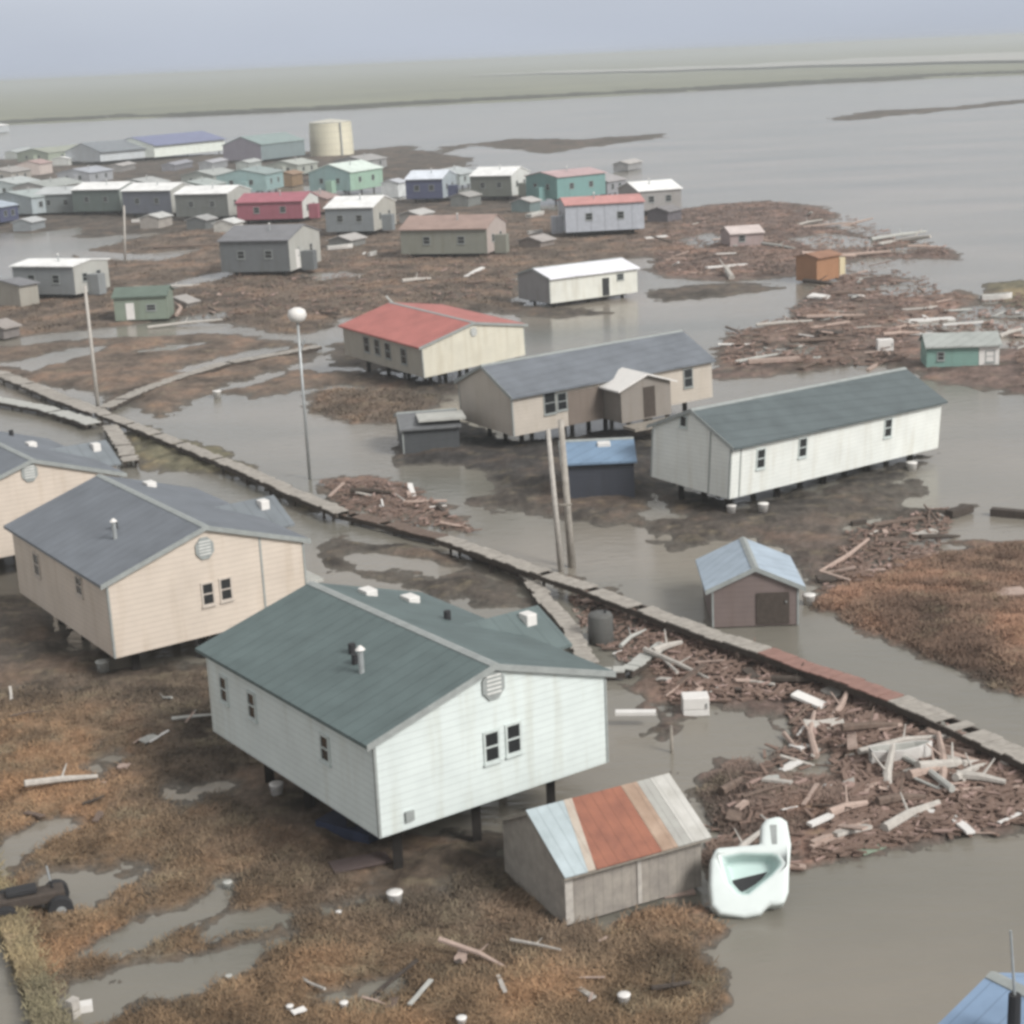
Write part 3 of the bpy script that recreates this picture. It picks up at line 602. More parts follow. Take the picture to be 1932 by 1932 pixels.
for (x_, y_, wd_, hp_, wc, rc, lb) in (
  (300, 432, 26, 20, (.36, .33, .30), (.5, .5, .48), 'small tan shed below the gap between the first two white-roofed row houses'),
  (388, 434, 22, 18, (.14, .15, .15), (.34, .34, .33), 'small dark shed below the middle white-roofed row house'),
  (440, 440, 20, 18, (.55, .54, .5), (.6, .6, .58), 'small pale shed just left of the dark grey house roof'),
  (552, 352, 20, 22, (.25, .17, .10), (.30, .20, .13), 'small brown shed left of the mint green house'),
  (752, 372, 16, 26, (.60, .62, .62), (.5, .52, .55), 'narrow white shed at the left end of the navy blue house'),
  (884, 392, 24, 20, (.20, .21, .20), (.34, .33, .31), 'low grey shed in front of the dark grey house with white gable'),
  (1000, 402, 20, 20, (.17, .22, .22), (.44, .42, .40), 'small dull teal shed left of the silver ribbed building'),
  (790, 424, 28, 18, (.30, .29, .27), (.46, .45, .43), 'low pale-roofed shed above the olive grey house roof'),
  (660, 470, 30, 16, (.20, .20, .19), (.42, .40, .38), 'low shed in the mud right of the dark grey house gable'),
  (60, 436, 26, 16, (.25, .27, .28), (.44, .45, .45), 'low blue-grey shed below the pale blue house at far left'),
  (400, 322, 30, 14, (.3, .31, .32), (.40, .40, .42), 'low grey shed below the long white school wall'),
  (470, 322, 24, 14, (.35, .38, .36), (.45, .47, .45), 'low pale shed between school and teal-grey warehouse'),
  (330, 324, 34, 12, (.22, .22, .24), (.30, .30, .33), 'low slate shed under the left part of the school wall'),
  (30, 300, 34, 12, (.34, .36, .34), (.42, .45, .44), 'low pale shed near the far left shore'),
  (230, 326, 26, 12, (.26, .25, .24), (.40, .38, .36), 'low shed in front of the grey school wing'),
  (1185, 322, 26, 12, (.3, .3, .3), (.42, .40, .38), 'tiny grey shed beyond the pink-roofed teal house'),
  (1020, 470, 26, 14, (.22, .19, .17), (.36, .33, .31), 'low brown shed beside the silver ribbed building corner'),
  (1260, 420, 26, 20, (.13, .12, .13), (.2, .19, .19), 'low dark shed at the right end of the silver ribbed building'),
  (352, 584, 22, 12, (.30, .27, .24), (.34, .32, .3), 'low brown box shed right of the green-grey shed'),
  (8, 640, 30, 20, (.2, .18, .17), (.3, .27, .25), 'low brown shed at the left edge above the boardwalk')):
    hut('shed', lb, (x_, y_), (x_+wd_, y_-wd_*.22), hp_, 3.2, 'front', .5, mat('shed_boards', wc, .8, .15, 1.), mat('shed_roof', rc, .6, .12, 1.), z=.15, cat='shed')
Xh = hut('shed', 'dusky pink shed with a pale roof standing in the debris by open water', (1378, 466), (1440, 462), 24, 4, 'front', .6, c('dusky_pink_boards', (.34, .27, .26)), c('pale_pink_roof', (.60, .52, .49), 'r'), z=.3, cat='shed')
Xh.window('side', 1400, 450, .7, .6)
Or = hut('shed', 'small orange shed with a cream side in the debris near open water', (1541, 532), (1583, 524), 44, 2.6, 'front', .3, c('orange_boards', (.34, .18, .10)), c('orange_roof', (.30, .16, .10), 'r'), z=.2, cat='shed')
MB().box(-.1, 1.9, Or.L+.004, Or.L+.9, .3, 2.0, Or.F).build('side_box', c('cream_boards', (.62, .54, .36)), Or.root)
Te = hut('shed', 'teal-walled shed with a white end in the debris right of the long dark green roof', (1748, 694), (1885, 690), 40, 3, 'front', .6, c('teal_boards', (.20, .33, .29)), c('pale_grey_green_roof', (.36, .38, .36), 'r'), z=.2, cat='shed')
mb = MB(); Te.fbox(mb, 'side', Te.L*.72, Te.L-.02, .1, Te.h-.05, .004, .03); mb.build('white_panel', M['scrap'], Te.root)
Te.window('side', 1868, 672, .55, .75); Te.window('side', 1775, 672, .4, .5)
# blue-roofed shed in the water
Bl = hut('shed', 'small brown shed with a bright pale blue roof standing in shallow water', (1345, 1184), (1506, 1178), 74, 4.3, 'depth', .8, c('mauve_brown_boards', (.19, .15, .14)), c('pale_blue_metal_roof', (.37, .44, .51), 'r'), z=.05, cat='shed', near=True)
Bl.door('gable', 1458, 1150, 1.35, 1.35, 'wood_dark')  # dark panel standing in for the shaded open doorway
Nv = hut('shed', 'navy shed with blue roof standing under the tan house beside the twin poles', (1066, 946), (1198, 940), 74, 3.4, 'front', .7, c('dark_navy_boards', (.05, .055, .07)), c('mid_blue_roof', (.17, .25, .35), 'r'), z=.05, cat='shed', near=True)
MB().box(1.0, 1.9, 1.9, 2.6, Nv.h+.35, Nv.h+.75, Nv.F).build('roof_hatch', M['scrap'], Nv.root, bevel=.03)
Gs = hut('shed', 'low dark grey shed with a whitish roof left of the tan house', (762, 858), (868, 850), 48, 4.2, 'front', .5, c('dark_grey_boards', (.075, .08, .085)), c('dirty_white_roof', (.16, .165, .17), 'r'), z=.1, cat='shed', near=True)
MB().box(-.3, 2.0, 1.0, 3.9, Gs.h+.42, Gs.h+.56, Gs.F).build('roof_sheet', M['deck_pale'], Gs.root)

# rust-patched shed beneath the nearest house
p = at(1067, 1747, .1); q = at(1324, 1672, .1); lf = at(926, 1656, .1)
front = q-p; yw = math.atan2(front.y, front.x); dep = (lf-p).length; hh_ = 104/ppm(p)/math.cos(R(24))
plank = mat('grey_plank_wall', (.33, .30, .26), .85, .12, 2.5, .3, ((front.x, front.y, 0), .3, .02), col2=(.22, .20, .18))
T = House('shed', 'old grey plank shed with rust-patched metal roof below the nearest white house', 'shed', p, yw, 1, dep, front.length, hh_, .95, plank, M['wood'], near=False)
Lt = front.length; k_ = T.slope; ov = T.OV
def roof_panel(v0, v1, v0r, v1r, m, lift, label):
    c0 = lambda u, v: (u, v, T.h+T.rise-abs(u-T.W/2)*k_+T.T+.015+lift)
    mb = MB(); a = [c0(-ov-.05, v0), c0(-ov-.05, v1), c0(T.W/2, v1r), c0(T.W/2, v0r)]
    mb.hexa([T.F(x) for x in a]+[T.F((x[0], x[1], x[2]+.03)) for x in a]); o = mb.build('roof_sheet', m, T.root); o['label'] = label; return o
F5 = (front.x, front.y, 0)
def ribbed(n_, c_, c2): return mat(n_, c_, .55, .2, 1.4, .2, (F5, .35, .03), col2=c2)
roof_panel(-.14, Lt*.13, -.14, Lt*.24, ribbed('light_blue_sheet', (.40, .46, .48), (.30, .35, .36)), 0, 'light blue metal roof sheet')
roof_panel(Lt*.13, Lt*.185, Lt*.24, Lt*.30, ribbed('cream_sheet', (.46, .41, .35), (.34, .28, .23)), .01, 'cream metal roof sheet')
roof_panel(Lt*.19, Lt*.66, Lt*.255, Lt*.66, ribbed('rusty_sheet', (.30, .125, .08), (.20, .085, .06)), .002, 'rusty orange metal roof sheet')
roof_panel(Lt*.662, Lt*.78, Lt*.662, Lt*.78, ribbed('tan_sheet', (.40, .30, .23), (.26, .18, .13)), .004, 'tan stained metal roof sheet')
roof_panel(Lt*.782, Lt*.88, Lt*.782, Lt*.88, ribbed('grey_sheet', (.36, .36, .33), (.28, .27, .25)), .0, 'grey metal roof sheet')
roof_panel(Lt*.882, Lt*1.03, Lt*.882, Lt*1.03, ribbed('white_sheet', (.50, .49, .46), (.36, .35, .32)), .006, 'white metal roof sheet')
mb = MB(); T.fbox(mb, 'side', Lt*.52, Lt*.55, .05, T.h-.1, .003, .04); mb.build('corner_post', M['wood_pale'], T.root)
mb = MB(); T.fbox(mb, 'side', .01, .25, .03, T.h-.1, .003, .04); mb.build('corner_post', M['wood_pale'], T.root)

# blue-roofed house cut off by the lower right corner
pz = 3.9
P1_ = at(1868, 1836, pz+1.2); d1 = Vector(D1); d2 = Vector(D2)
p0 = P1_ - d1*8 - d2*3.2; p0.z = 1.2
Zh = House('house', 'house with a bright blue roof cut off by the lower right corner', 'house', p0, 2.176, -1, 6.4, 7.86, 2.6, 1.18, c('grey_siding', (.3, .29, .28)), mat('blue_metal_roof', (.22, .31, .44), .5, .1, .8, 0, (D1, .4, .02)), near=True)
Zh.piles((2, 3))
zr = Zh.F((2.2, 6.6, Zh.h+Zh.rise-.3))
MB().tube(zr, zr+Vector((0, 0, .95)), .13, .12).build('stovepipe', M['dark'], Zh.roof)
MB().tube(zr+Vector((0, 0, .9)), zr+Vector((-.12, 0, 2.3)), .03, .025).build('mast', M['steel'], Zh.roof)

# ------------------------------------------------------------------ storage tank
tb = at(627, 292, .3); rad = 41/ppm(tb)
tk = thing('storage_tank', (tb.x, tb.y, 0), 'tall cream cylindrical storage tank standing by the far water', 'tank')
hT = 62/ppm(tb)
cream_t = mat('cream_tank_paint', (.66, .62, .48), .5, .08, .15, 0, (UP, 1.6, .03))
MB().lathe((tb.x, tb.y, 0), [(rad, .1), (rad*.995, hT*.5), (rad*.96, hT)], 40).build('shell', cream_t, tk, smooth=False)
MB().lathe((tb.x, tb.y, hT+.002), [(rad*.98, 0), (rad*.98, .12), (.3, .9)], 40).build('roof', c('tank_roof', (.6, .58, .5), 'r'), tk)
MB().tube((tb.x+rad*.55, tb.y-rad*.9, .3), (tb.x+rad*.53, tb.y-rad*.88, hT), .2).build('ladder', M['steel'], tk)

# ------------------------------------------------------------------ boardwalks
def walk(pts, wid, z, m, label, rail=None, posts=True):
    P = [at(x, y, z) for x, y in pts]
    t = thing('boardwalk', (P[0].x, P[0].y, gz(P[0].x, P[0].y)), label, 'boardwalk', 'raised boardwalks')
    mb = MB(); sk = MB(); dist = 0
    for k, (a, b) in enumerate(zip(P, P[1:])):
        d = (b-a).normalized(); nrm = Vector((-d.y, d.x, 0)); ln = (b-a).length; n_ = max(1, int(ln/.45)); st = ln/n_
        for j in range(n_):
            if random.random() < .06: continue
            jz = random.uniform(-.012, .012); je = random.uniform(-.09, .09)
            c0 = a+d*(j*st+.02); c1 = a+d*((j+1)*st-.02)
            lo = [c0-nrm*(wid/2+je), c1-nrm*(wid/2+je), c1+nrm*(wid/2-je), c0+nrm*(wid/2-je)]
            mb.hexa([q+Vector((0, 0, jz-.05)) for q in lo]+[q+Vector((0, 0, jz)) for q in lo])
        for s_ in (-1, 1):
            o_ = nrm*s_*wid*.4; sk.hexa([a+o_-nrm*.05+Vector((0,0,-.3)), b+o_-nrm*.05+Vector((0,0,-.3)), b+o_+nrm*.05+Vector((0,0,-.3)), a+o_+nrm*.05+Vector((0,0,-.3)),
                     a+o_-nrm*.05+Vector((0,0,-.065)), b+o_-nrm*.05+Vector((0,0,-.065)), b+o_+nrm*.05+Vector((0,0,-.065)), a+o_+nrm*.05+Vector((0,0,-.065))])
    mb.build('deck', m, t); sk.build('stringer', M['wood_dark'], t)
    if posts:
        tot = 0; nxt = 1.
        for a, b in zip(P, P[1:]):
            ln = (b-a).length; d = (b-a)/ln; nrm = Vector((-d.y, d.x, 0)); s0 = nxt
            while s0 < ln:
                for s_ in (-1, 1):
                    c_ = a+d*s0+nrm*s_*wid*.3
                    MB().box(c_.x-.07, c_.x+.07, c_.y-.07, c_.y+.07, min(-.4, gz(c_.x, c_.y)-.3), z-.07).build('post', M['wood_dark'], t)
                s0 += 3.4
            nxt = s0-ln
    return t
walk([(-60, 690), (0, 703), (60, 727), (120, 752), (186, 776)], 1.3, .6, M['deck'], 'boardwalk entering at the left edge, ending at the leaning pole')
walk([(188, 776), (330, 832), (480, 893), (560, 930), (646, 964)], .9, .7, M['deck'], 'long boardwalk from the leaning pole to the brown debris heap')
walk([(648, 966), (700, 978), (770, 996), (834, 1012)], .85, .45, M['wood_brown'], 'dark broken boardwalk stretch half buried in the brown debris heap')
walk([(836, 1013), (1000, 1070), (1100, 1104), (1200, 1142), (1330, 1190), (1440, 1226)], .85, .8, M['deck'], 'boardwalk running past the twin poles to the pale blue-roofed shed')
walk([(1441, 1227), (1560, 1268), (1690, 1316)], .85, .8, M['deck_red'], 'reddish stretch of boardwalk between two grey stretches at right')
walk([(1692, 1317), (1800, 1364), (1932, 1424), (2010, 1462)], .95, .8, M['deck'], 'pale boardwalk leaving at the right edge above the debris field')
walk([(196, 768), (260, 738), (330, 712), (425, 684), (520, 668), (600, 652)], 1.1, .4, M['deck'], 'boardwalk branching right from the leaning pole towards the red-roofed house')
walk([(-30, 748), (80, 768), (150, 788), (176, 798)], 1.2, .5, M['deck_pale'], 'wide pale boardwalk behind the house cut off by the left edge')
walk([(206, 802), (226, 830), (248, 868)], 1.0, .6, M['deck'], 'short walkway down to the house cut off by the left edge')
walk([(880, 1030), (990, 1075), (1030, 1130), (1075, 1180), (1110, 1250)], .7, .4, M['deck'], 'pale walkway curving behind the green-roofed house')
walk([(1080, 1262), (1180, 1262), (1216, 1240), (1250, 1212)], .6, .4, M['deck_pale'], 'broken pale walkway beside the gable of the nearest house')

# ------------------------------------------------------------------ poles and lamp
def pole(name, base, top, r, label, cat, m='wood_pale', arm=False):
    b_ = gat(*base); l_ = (base[1]-top[1])/ppm(b_)/math.cos(R(16)); 
    # top at the same distance: solve the foot-to-top vector from the photo lean
    sx = (top[0]-base[0])/ppm(b_)
    rt = CM @ Vector((1, 0, 0)); up_ = Vector((0, 0, l_)); tp = b_+up_
    tx, ty = topx(tp); tp += rt*((top[0]-tx)/ppm(tp)); 
    t = thing(name, tuple(b_), label, cat, 'utility poles')
    MB().tube(b_-Vector((0, 0, .6)), tp, r*1.15, r*.8, 10).build('shaft', M[m], t, smooth=True)
    return t, b_, tp
pole('utility_pole', (186, 775), (160, 548), .13, 'pale leaning pole at left where the boardwalks meet', 'pole')
t, b_, tp = pole('street_lamp', (585, 904), (561, 612), .085, 'tall thin lamp post with a round white head beside the boardwalk', 'street lamp', 'steel')
del t['group']
MB().lathe(tp+Vector((0, 0, -.2)), [(.12, 0), (.42, .12), (.55, .4), (.48, .7), (.2, .85)], 16).build('lamp_head', M['scrap'], t, smooth=True)
MB().tube(tp-Vector((0, 0, 1.9)), tp+Vector((.35, 0, -1.2)), .05).build('bracket', M['steel'], t)
t, b_, tp = pole('utility_pole', (1060, 1078), (1034, 815), .13, 'left of the twin grey poles beside the boardwalk', 'pole', 'wood_pale')
MB().tube(b_+Vector((0, 0, 3.2)), b_+Vector((.6, 0, 3.2)), .05).build('cross_brace', M['wood'], t)
pole('utility_pole', (1080, 1070), (1058, 798), .17, 'thicker right of the twin grey poles beside the boardwalk', 'pole', 'deck')
t, b_, tp = pole('utility_pole', (236, 500), (234, 398), .14, 'short pale pole in front of the row of white-roofed houses', 'pole')
pole('utility_pole', (1268, 1420), (1266, 1368), .06, 'slim grey stake in the puddle right of the nearest house', 'pole', 'wood')

# ------------------------------------------------------------------ white moulded tub
def uvtub():
    S_ = .195/70.5
    outer = [(365,885),(300,1000),(268,1240),(270,1430),(345,1515),(600,1555),(760,1525),(850,1440),(905,1452),(1000,1440),(1055,1330),(1085,1120),(1130,880),(1112,660),(1045,605),(900,630),(850,680),(825,868)]
    inner = [(420,985),(620,960),(960,975),(1010,1060),(900,1160),(650,1330),(560,1330),(470,1220)]
    cx, cy = 690, 1500
    base = gat(1421, 1727); base.z += .05
    rt = (CM @ Vector((1, 0, 0))); rt.z = 0; rt.normalize(); el = R(50); fw = Vector((-rt.y, rt.x, 0))
    up_ = fw*math.cos(el)+Vector((0, 0, math.sin(el))); nn = rt.cross(up_).normalized()
    if nn.z < 0: nn = -nn
    def q(p, d): return base+rt*((p[0]-cx)*S_)+up_*((cy-p[1])*S_*1.07)+nn*d
    t = thing('tub', tuple(base), 'white moulded plastic tub with a dark hollow, lying at the water edge', 'tub')
    bm = bmesh.new()
    # front ring via triangulated fill between two loops
    def ring(loop, d): return [bm.verts.new(q(p, d)) for p in loop]
    of, inf = ring(outer, .32), ring(inner, .32)
    def edges(vs): return [bm.edges.new((vs[i], vs[(i+1) % len(vs)])) for i in range(len(vs))]
    bmesh.ops.triangle_fill(bm, use_beauty=True, edges=edges(of)+edges(inf))
    ob_ = ring(outer, -.34)
    for i in range(len(outer)): bm.faces.new([of[i], of[(i+1) % len(outer)], ob_[(i+1) % len(outer)], ob_[i]])
    bm.faces.new(ob_)
    cen = (680, 1130)
    ib = [bm.verts.new(q((cen[0]+(p[0]-cen[0])*.8, cen[1]+(p[1]-cen[1])*.8), -.2)) for p in inner]
    for i in range(len(inner)): bm.faces.new([inf[i], ib[i], ib[(i+1) % len(inner)], inf[(i+1) % len(inner)]]).material_index = 1
    bm.faces.new(ib).material_index = 1
    bmesh.ops.recalc_face_normals(bm, faces=bm.faces)
    off = Vector(t['_o'])
    for v in bm.verts: v.co -= off
    me = bpy.data.meshes.new('shell'); bm.to_mesh(me); bm.free(); me.materials.append(M['plastic']); me.materials.append(M['plastic_in'])
    o = bpy.data.objects.new('shell', me); COL.objects.link(o); o.parent = t
    m_ = o.modifiers.new('b', 'BEVEL'); m_.width = .17; m_.segments = 5; m_.limit_method = 'ANGLE'; m_.angle_limit = R(50)
    me.polygons.foreach_set('use_smooth', [True]*len(me.polygons))
    MB().prism([(0, 0)], 0, 0) if False else None
    w3 = [(500,1170),(760,1080),(880,1100),(800,1190),(650,1290),(570,1300),(510,1240)]
    MB().hexa([q(w3[0], -.19), q(w3[2], -.19), q(w3[3], -.19), q(w3[5], -.19), q(w3[0], -.165), q(w3[2], -.165), q(w3[3], -.165), q(w3[5], -.165)]).build('hollow_shade', M['dark'], t)  # dark sheet standing in for the shade deep in the hollow
    s0 = [(925,690),(1000,690),(985,880),(930,880)]
    MB().hexa([q(x, .30) for x in s0]+[q(x, .328) for x in s0]).build('slot', M['trim'], t, bevel=.02)
uvtub()

# ------------------------------------------------------------------ loose items one can point at
def slab(name, px, py, lpx, wm_, ang, m, label, cat, h=.15, lift=.02, parent=None, group=None, z=None, roll=0, bev=.0):
    p = gat(px, py)
    if z is not None: p.z = z
    ln = lpx/ppm(p); a = R(ang); d = Vector((math.cos(a), math.sin(a), 0)); nrm = Vector((-d.y, d.x, 0))
    t_ = math.tan(R(roll)); T_ = lambda q: Vector((p.x, p.y, p.z+lift))+d*q[0]+nrm*q[1]+Vector((0, 0, q[2]+q[0]*t_))
    mb = MB(); n_ = 4
    # slightly bent outline
    for k in range(n_):
        a0 = -ln/2+ln*k/n_; a1 = -ln/2+ln*(k+1)/n_
    mb.box(-ln/2, ln/2, -wm_/2, wm_/2, 0, h, T_)
    o = mb.build(name, m, None, bevel=bev)
    # origin at its base
    c_ = T_((0, 0, 0)); o.data.transform(Matrix.Translation(-c_)); o.location = c_; o['_o'] = tuple(c_)
    return tag(o, label, cat, group)
def fridge(px, py, w_, h_, label):
    p = gat(px, py); k = 1/ppm(p); W_ = w_*k; Hh_ = h_*k/math.cos(R(22))
    t = thing('refrigerator', tuple(p), label, 'refrigerator'); rt = (CM @ Vector((1, 0, 0))); rt.z = 0; rt.normalize(); fw = Vector((-rt.y, rt.x, 0))
    T_ = lambda q: p+rt*q[0]+fw*q[1]+Vector((0, 0, q[2]))
    MB().box(-W_/2, W_/2, .05, .7, -.05, Hh_, T_).build('cabinet', M['scrap'], t, bevel=.03)
    MB().box(-W_/2+.01, W_/2-.01, 0, .045, Hh_*.36, Hh_-.02, T_).build('door', M['scrap'], t, bevel=.02)
    MB().box(-W_/2+.01, W_/2-.01, 0, .045, 0, Hh_*.33, T_).build('freezer_door', M['scrap'], t, bevel=.02)
    MB().box(W_/2-.12, W_/2-.08, -.05, -.002, Hh_*.45, Hh_*.7, T_).build('handle', M['steel'], t)
fridge(1314, 1352, 50, 34, 'white box-shaped freezer standing in the debris right of the nearest house')
fridge(1671, 668, 30, 20, 'small white box-shaped freezer above the long dark green roof')
slab('board', 1200, 1372, 76, .32, -6, M['scrap'], 'long bright white board sticking out beside the nearest house gable', 'board', .12, .5)
slab('door_panel', 1526, 1338, 62, .55, -38, M['scrap'], 'white slanting panel in the debris right of the white freezer', 'panel', .1, .2, roll=-12)
slab('board', 1460, 690, 98, .5, 3, M['wood_pink'], 'long pale pinkish log left of the freezer above the long dark green roof', 'board', .3)
slab('board', 1755, 606, 90, .9, 4, M['scrap'], 'long whitish sheet floating above the teal-walled shed', 'sheet', .2)
slab('board', 1548, 1572, 62, .22, 38, M['scrap'], 'bright pinkish-white plank just right of the white moulded tub', 'board', .1, .15)
slab('board', 1585, 1586, 150, .2, 36, M['wood_pink'], 'longest pinkish plank right of the white moulded tub', 'board', .1, .1)
slab('board', 1560, 1602, 80, .2, 33, M['wood_pink'], 'lower pinkish plank at the water edge right of the tub', 'board', .1, .05)
slab('board', 1400, 1545, 38, .2, 55, M['wood_pink'], 'short pale plank above the white moulded tub', 'board', .1, .2)
slab('board', 1730, 590, 60, .5, 10, M['wood_pale'], 'grey sheet behind the long whitish floating sheet', 'sheet', .1)
slab('log', 1620, 990, 30, .25, 20, M['wood_dark'], 'short dark log in the water below the long white house', 'log', .2)
slab('log', 1810, 972, 60, .5, 35, M['wood_dark'], 'dark log floating right of the long white house', 'log', .35)
slab('log', 1905, 975, 70, .5, -30, M['wood_dark'], 'dark slanting log in the water at the right edge', 'log', .35)
slab('sheet', 1905, 1130, 60, 1.0, 5, M['wood_pink'], 'pale flat sheet on the rusty marsh at the right edge', 'sheet', .1)
slab('board', 1910, 1455, 60, .3, 42, M['wood_pale'], 'pale slanting board at the right edge below the boardwalk', 'board', .1, .3)
slab('sheet', 1640, 1605, 55, .5, 30, c('pale_green_sheet', (.24, .30, .23)), 'pale green sheet at the water edge right of the tub', 'sheet', .05)
slab('sheet', 1280, 1686, 60, .45, 8, M['wood_pink'], 'pinkish board at the foot of the rust-patched shed', 'board', .08)
slab('sheet', 668, 1578, 130, 1.1, -36, M['tarp'], 'navy tarp bundle under the nearest house', 'tarp', .35, .05)
slab('sheet', 680, 1640, 110, .7, 20, c('dusty_rose_sheet', (.13, .10, .095)), 'dull rose sheet lying in front of the nearest house corner', 'sheet', .08)
slab('post', 140, 1918, 20, .22, 60, M['wood_pale'], 'pale broken stake at the lower left corner', 'stake', .5, 0)
slab('post', 158, 1906, 34, .3, 15, M['scrap'], 'whitish block lying beside the pale broken stake', 'block', .2, 0)
# half-sunk white skiff
def skiff(px, py, lpx, ang, label):
    p = gat(px, py); ln = lpx/ppm(p); a = R(ang); d = Vector((math.cos(a), math.sin(a), 0)); nr_ = Vector((-d.y, d.x, 0))
    t = thing('skiff', tuple(p), label, 'boat'); prof = []
    xs = [-.5, -.3, 0, .25, .42, .5]; wd = [.30, .36, .38, .32, .16, .02]
    def sec(i, k, inn=0):
        w_ = wd[i]*ln*.42-inn; x = xs[i]*ln
        return [p+d*x+nr_*s_*w_*f+Vector((0, 0, z+.02)) for s_, f, z in ((-1, 1, .5+.25*max(0, xs[i])), (-1, .7, .05+inn), (1, .7, .05+inn), (1, 1, .5+.25*max(0, xs[i])))]
    for nm, inn, m_ in (('hull', 0, M['scrap']), ('inside', .06, M['deck_pale'])):
        mb = MB()
        for i in range(6): mb.v += sec(i, 0, min(inn, wd[i]*ln*.2))
        for i in range(5):
            for k in range(3): mb.f.append([i*4+k, i*4+k+1, i*4+4+k+1, i*4+4+k])
        mb.f.append([0, 1, 2, 3]); o = mb.build(nm, m_, t)
        m2 = o.modifiers.new('s', 'SOLIDIFY'); m2.thickness = .03
    MB().box(-.35*ln, -.25*ln, -.12*ln, .12*ln, .33, .38, lambda q: p+d*q[0]+nr_*q[1]+Vector((0, 0, q[2]))).build('bench', M['scrap'], t)
skiff(1700, 1450, 118, 4, 'white boat half buried in the debris field by the boardwalk')
for _x, _y, _l, _a, _t in ((642, 476, 50, 20, 'white skiff pulled up beside the dark grey house with the white door'), (1012, 412, 60, 60, 'pale skiff left of the silver ribbed building'), (704, 488, 26, 60, 'small pale skiff in the mud right of the white skiff'), (262, 424, 26, 10, 'tiny pale skiff below the leftmost white-roofed house of the row'), (1010, 446, 30, 20, 'pale skiff on the bank below the olive grey house corner'), (1880, 566, 60, 5, 'pinkish white skiff on the debris bank at the right edge')):
    skiff(_x, _y, _l, _a, _t)
# white floats, buckets
def bucket(px, py, r_px, m, label, group=None):
    p = gat(px, py); r = r_px/ppm(p); t = thing('bucket', tuple(p), label, 'bucket', group)
    MB().lathe((p.x, p.y, p.z-.02), [(r*.8, 0), (r, r*1.5), (r*1.06, r*1.55), (r*1.06, r*1.7), (r*.5, r*1.75)], 14).build('body', m, t, smooth=True)
    MB().tube(p+Vector((-r, 0, r*1.3)), p+Vector((-r*.2, -r*1.2, r*.9)), r*.06).build('handle', M['steel'], t)
for x, y, r, lb in ((524, 1514, 13, 'white bucket beside the left wall of the nearest house'), (746, 1708, 15, 'white drum in front of the nearest house corner'),
     (430, 1676, 9, 'pale grey bucket at the edge of the middle pool'), (1178, 1903, 12, 'large white bucket near the bottom edge of the marsh'),
     (432, 1854, 7, 'small pale can between the two lower pools'), (872, 1946, 10, 'white bucket at the bottom edge of the marsh'),
     (196, 1272, 13, 'pale grey drum below the corner of the tan-sided house'), (410, 750, 8, 'pinkish-white drum beside the boardwalk left of the lamp post'),
     (1380, 972, 9, 'grey drum under the long white house'), (1440, 975, 10, 'second grey drum under the long white house, nearer its corner'),
     (1720, 888, 10, 'pale drum below the right end of the long white house'), (1526, 1140, 12, 'pinkish-white drum beside the pale blue-roofed shed'),
     (640, 1735, 6, 'tiny white can on the marsh left of the white drum'), (548, 1915, 7, 'small white can near the lower pool'), (650, 1910, 8, 'white can near the bottom edge')):
    bucket(x, y, r, M['scrap'] if 'white' in lb else M['deck_pale'], lb)
# wrecked four-wheeler beside the pool, dark fuel drum behind the nearest house
def quad(px, py, label, s_=1.):
    p = gat(px, py); p.z -= .22; t = thing('quad_bike', tuple(p), label, 'quad bike')
    a = R(20); d = Vector((math.cos(a), math.sin(a), 0))*s_; nr_ = Vector((-d.y, d.x, 0)); T_ = lambda q: p+d*q[0]+nr_*q[1]+Vector((0, 0, q[2]*s_))
    for x in (-.6, .6):
        for y in (-.45, .45): 
            o = MB().tube(T_((x, y-.12, .27)), T_((x, y+.12, .27)), .29*s_, n=16).build('wheel', M['dark'], t)
            MB().tube(T_((x, y-.13, .27)), T_((x, y+.13, .27)), .12*s_, n=10).build('rim', M['steel'], o)
    MB().box(-.75, .75, -.25, .25, .35, .62, T_).build('body', M['wood_dark'], t, bevel=.05)
    MB().box(-.55, .15, -.17, .17, .63, .78, T_).build('seat', M['dark'], t, bevel=.05)
    MB().tube(T_((.45, -.38, 1.)), T_((.45, .38, 1.)), .03).build('handlebar', M['steel'], t)
    MB().tube(T_((.5, 0, .6)), T_((.45, 0, 1.)), .04).build('steering_column', M['dark'], t)
quad(62, 1722, 'dark wrecked quad bike in the mud beside the left pool', 1.25)
dp = gat(1134, 1212); t = thing('fuel_drum', tuple(dp), 'dark upright fuel tank among pale boards behind the green-roofed house', 'fuel tank')
MB().lathe(dp, [(.5, 0), (.52, .1), (.52, 1.15), (.45, 1.25), (.1, 1.27)], 18).build('body', c('dark_drum_paint', (.10, .10, .095)), t, smooth=True)
MB().tube(dp+Vector((.2, 0, 1.2)), dp+Vector((.2, 0, 1.4)), .05).build('cap', M['dark'], t)

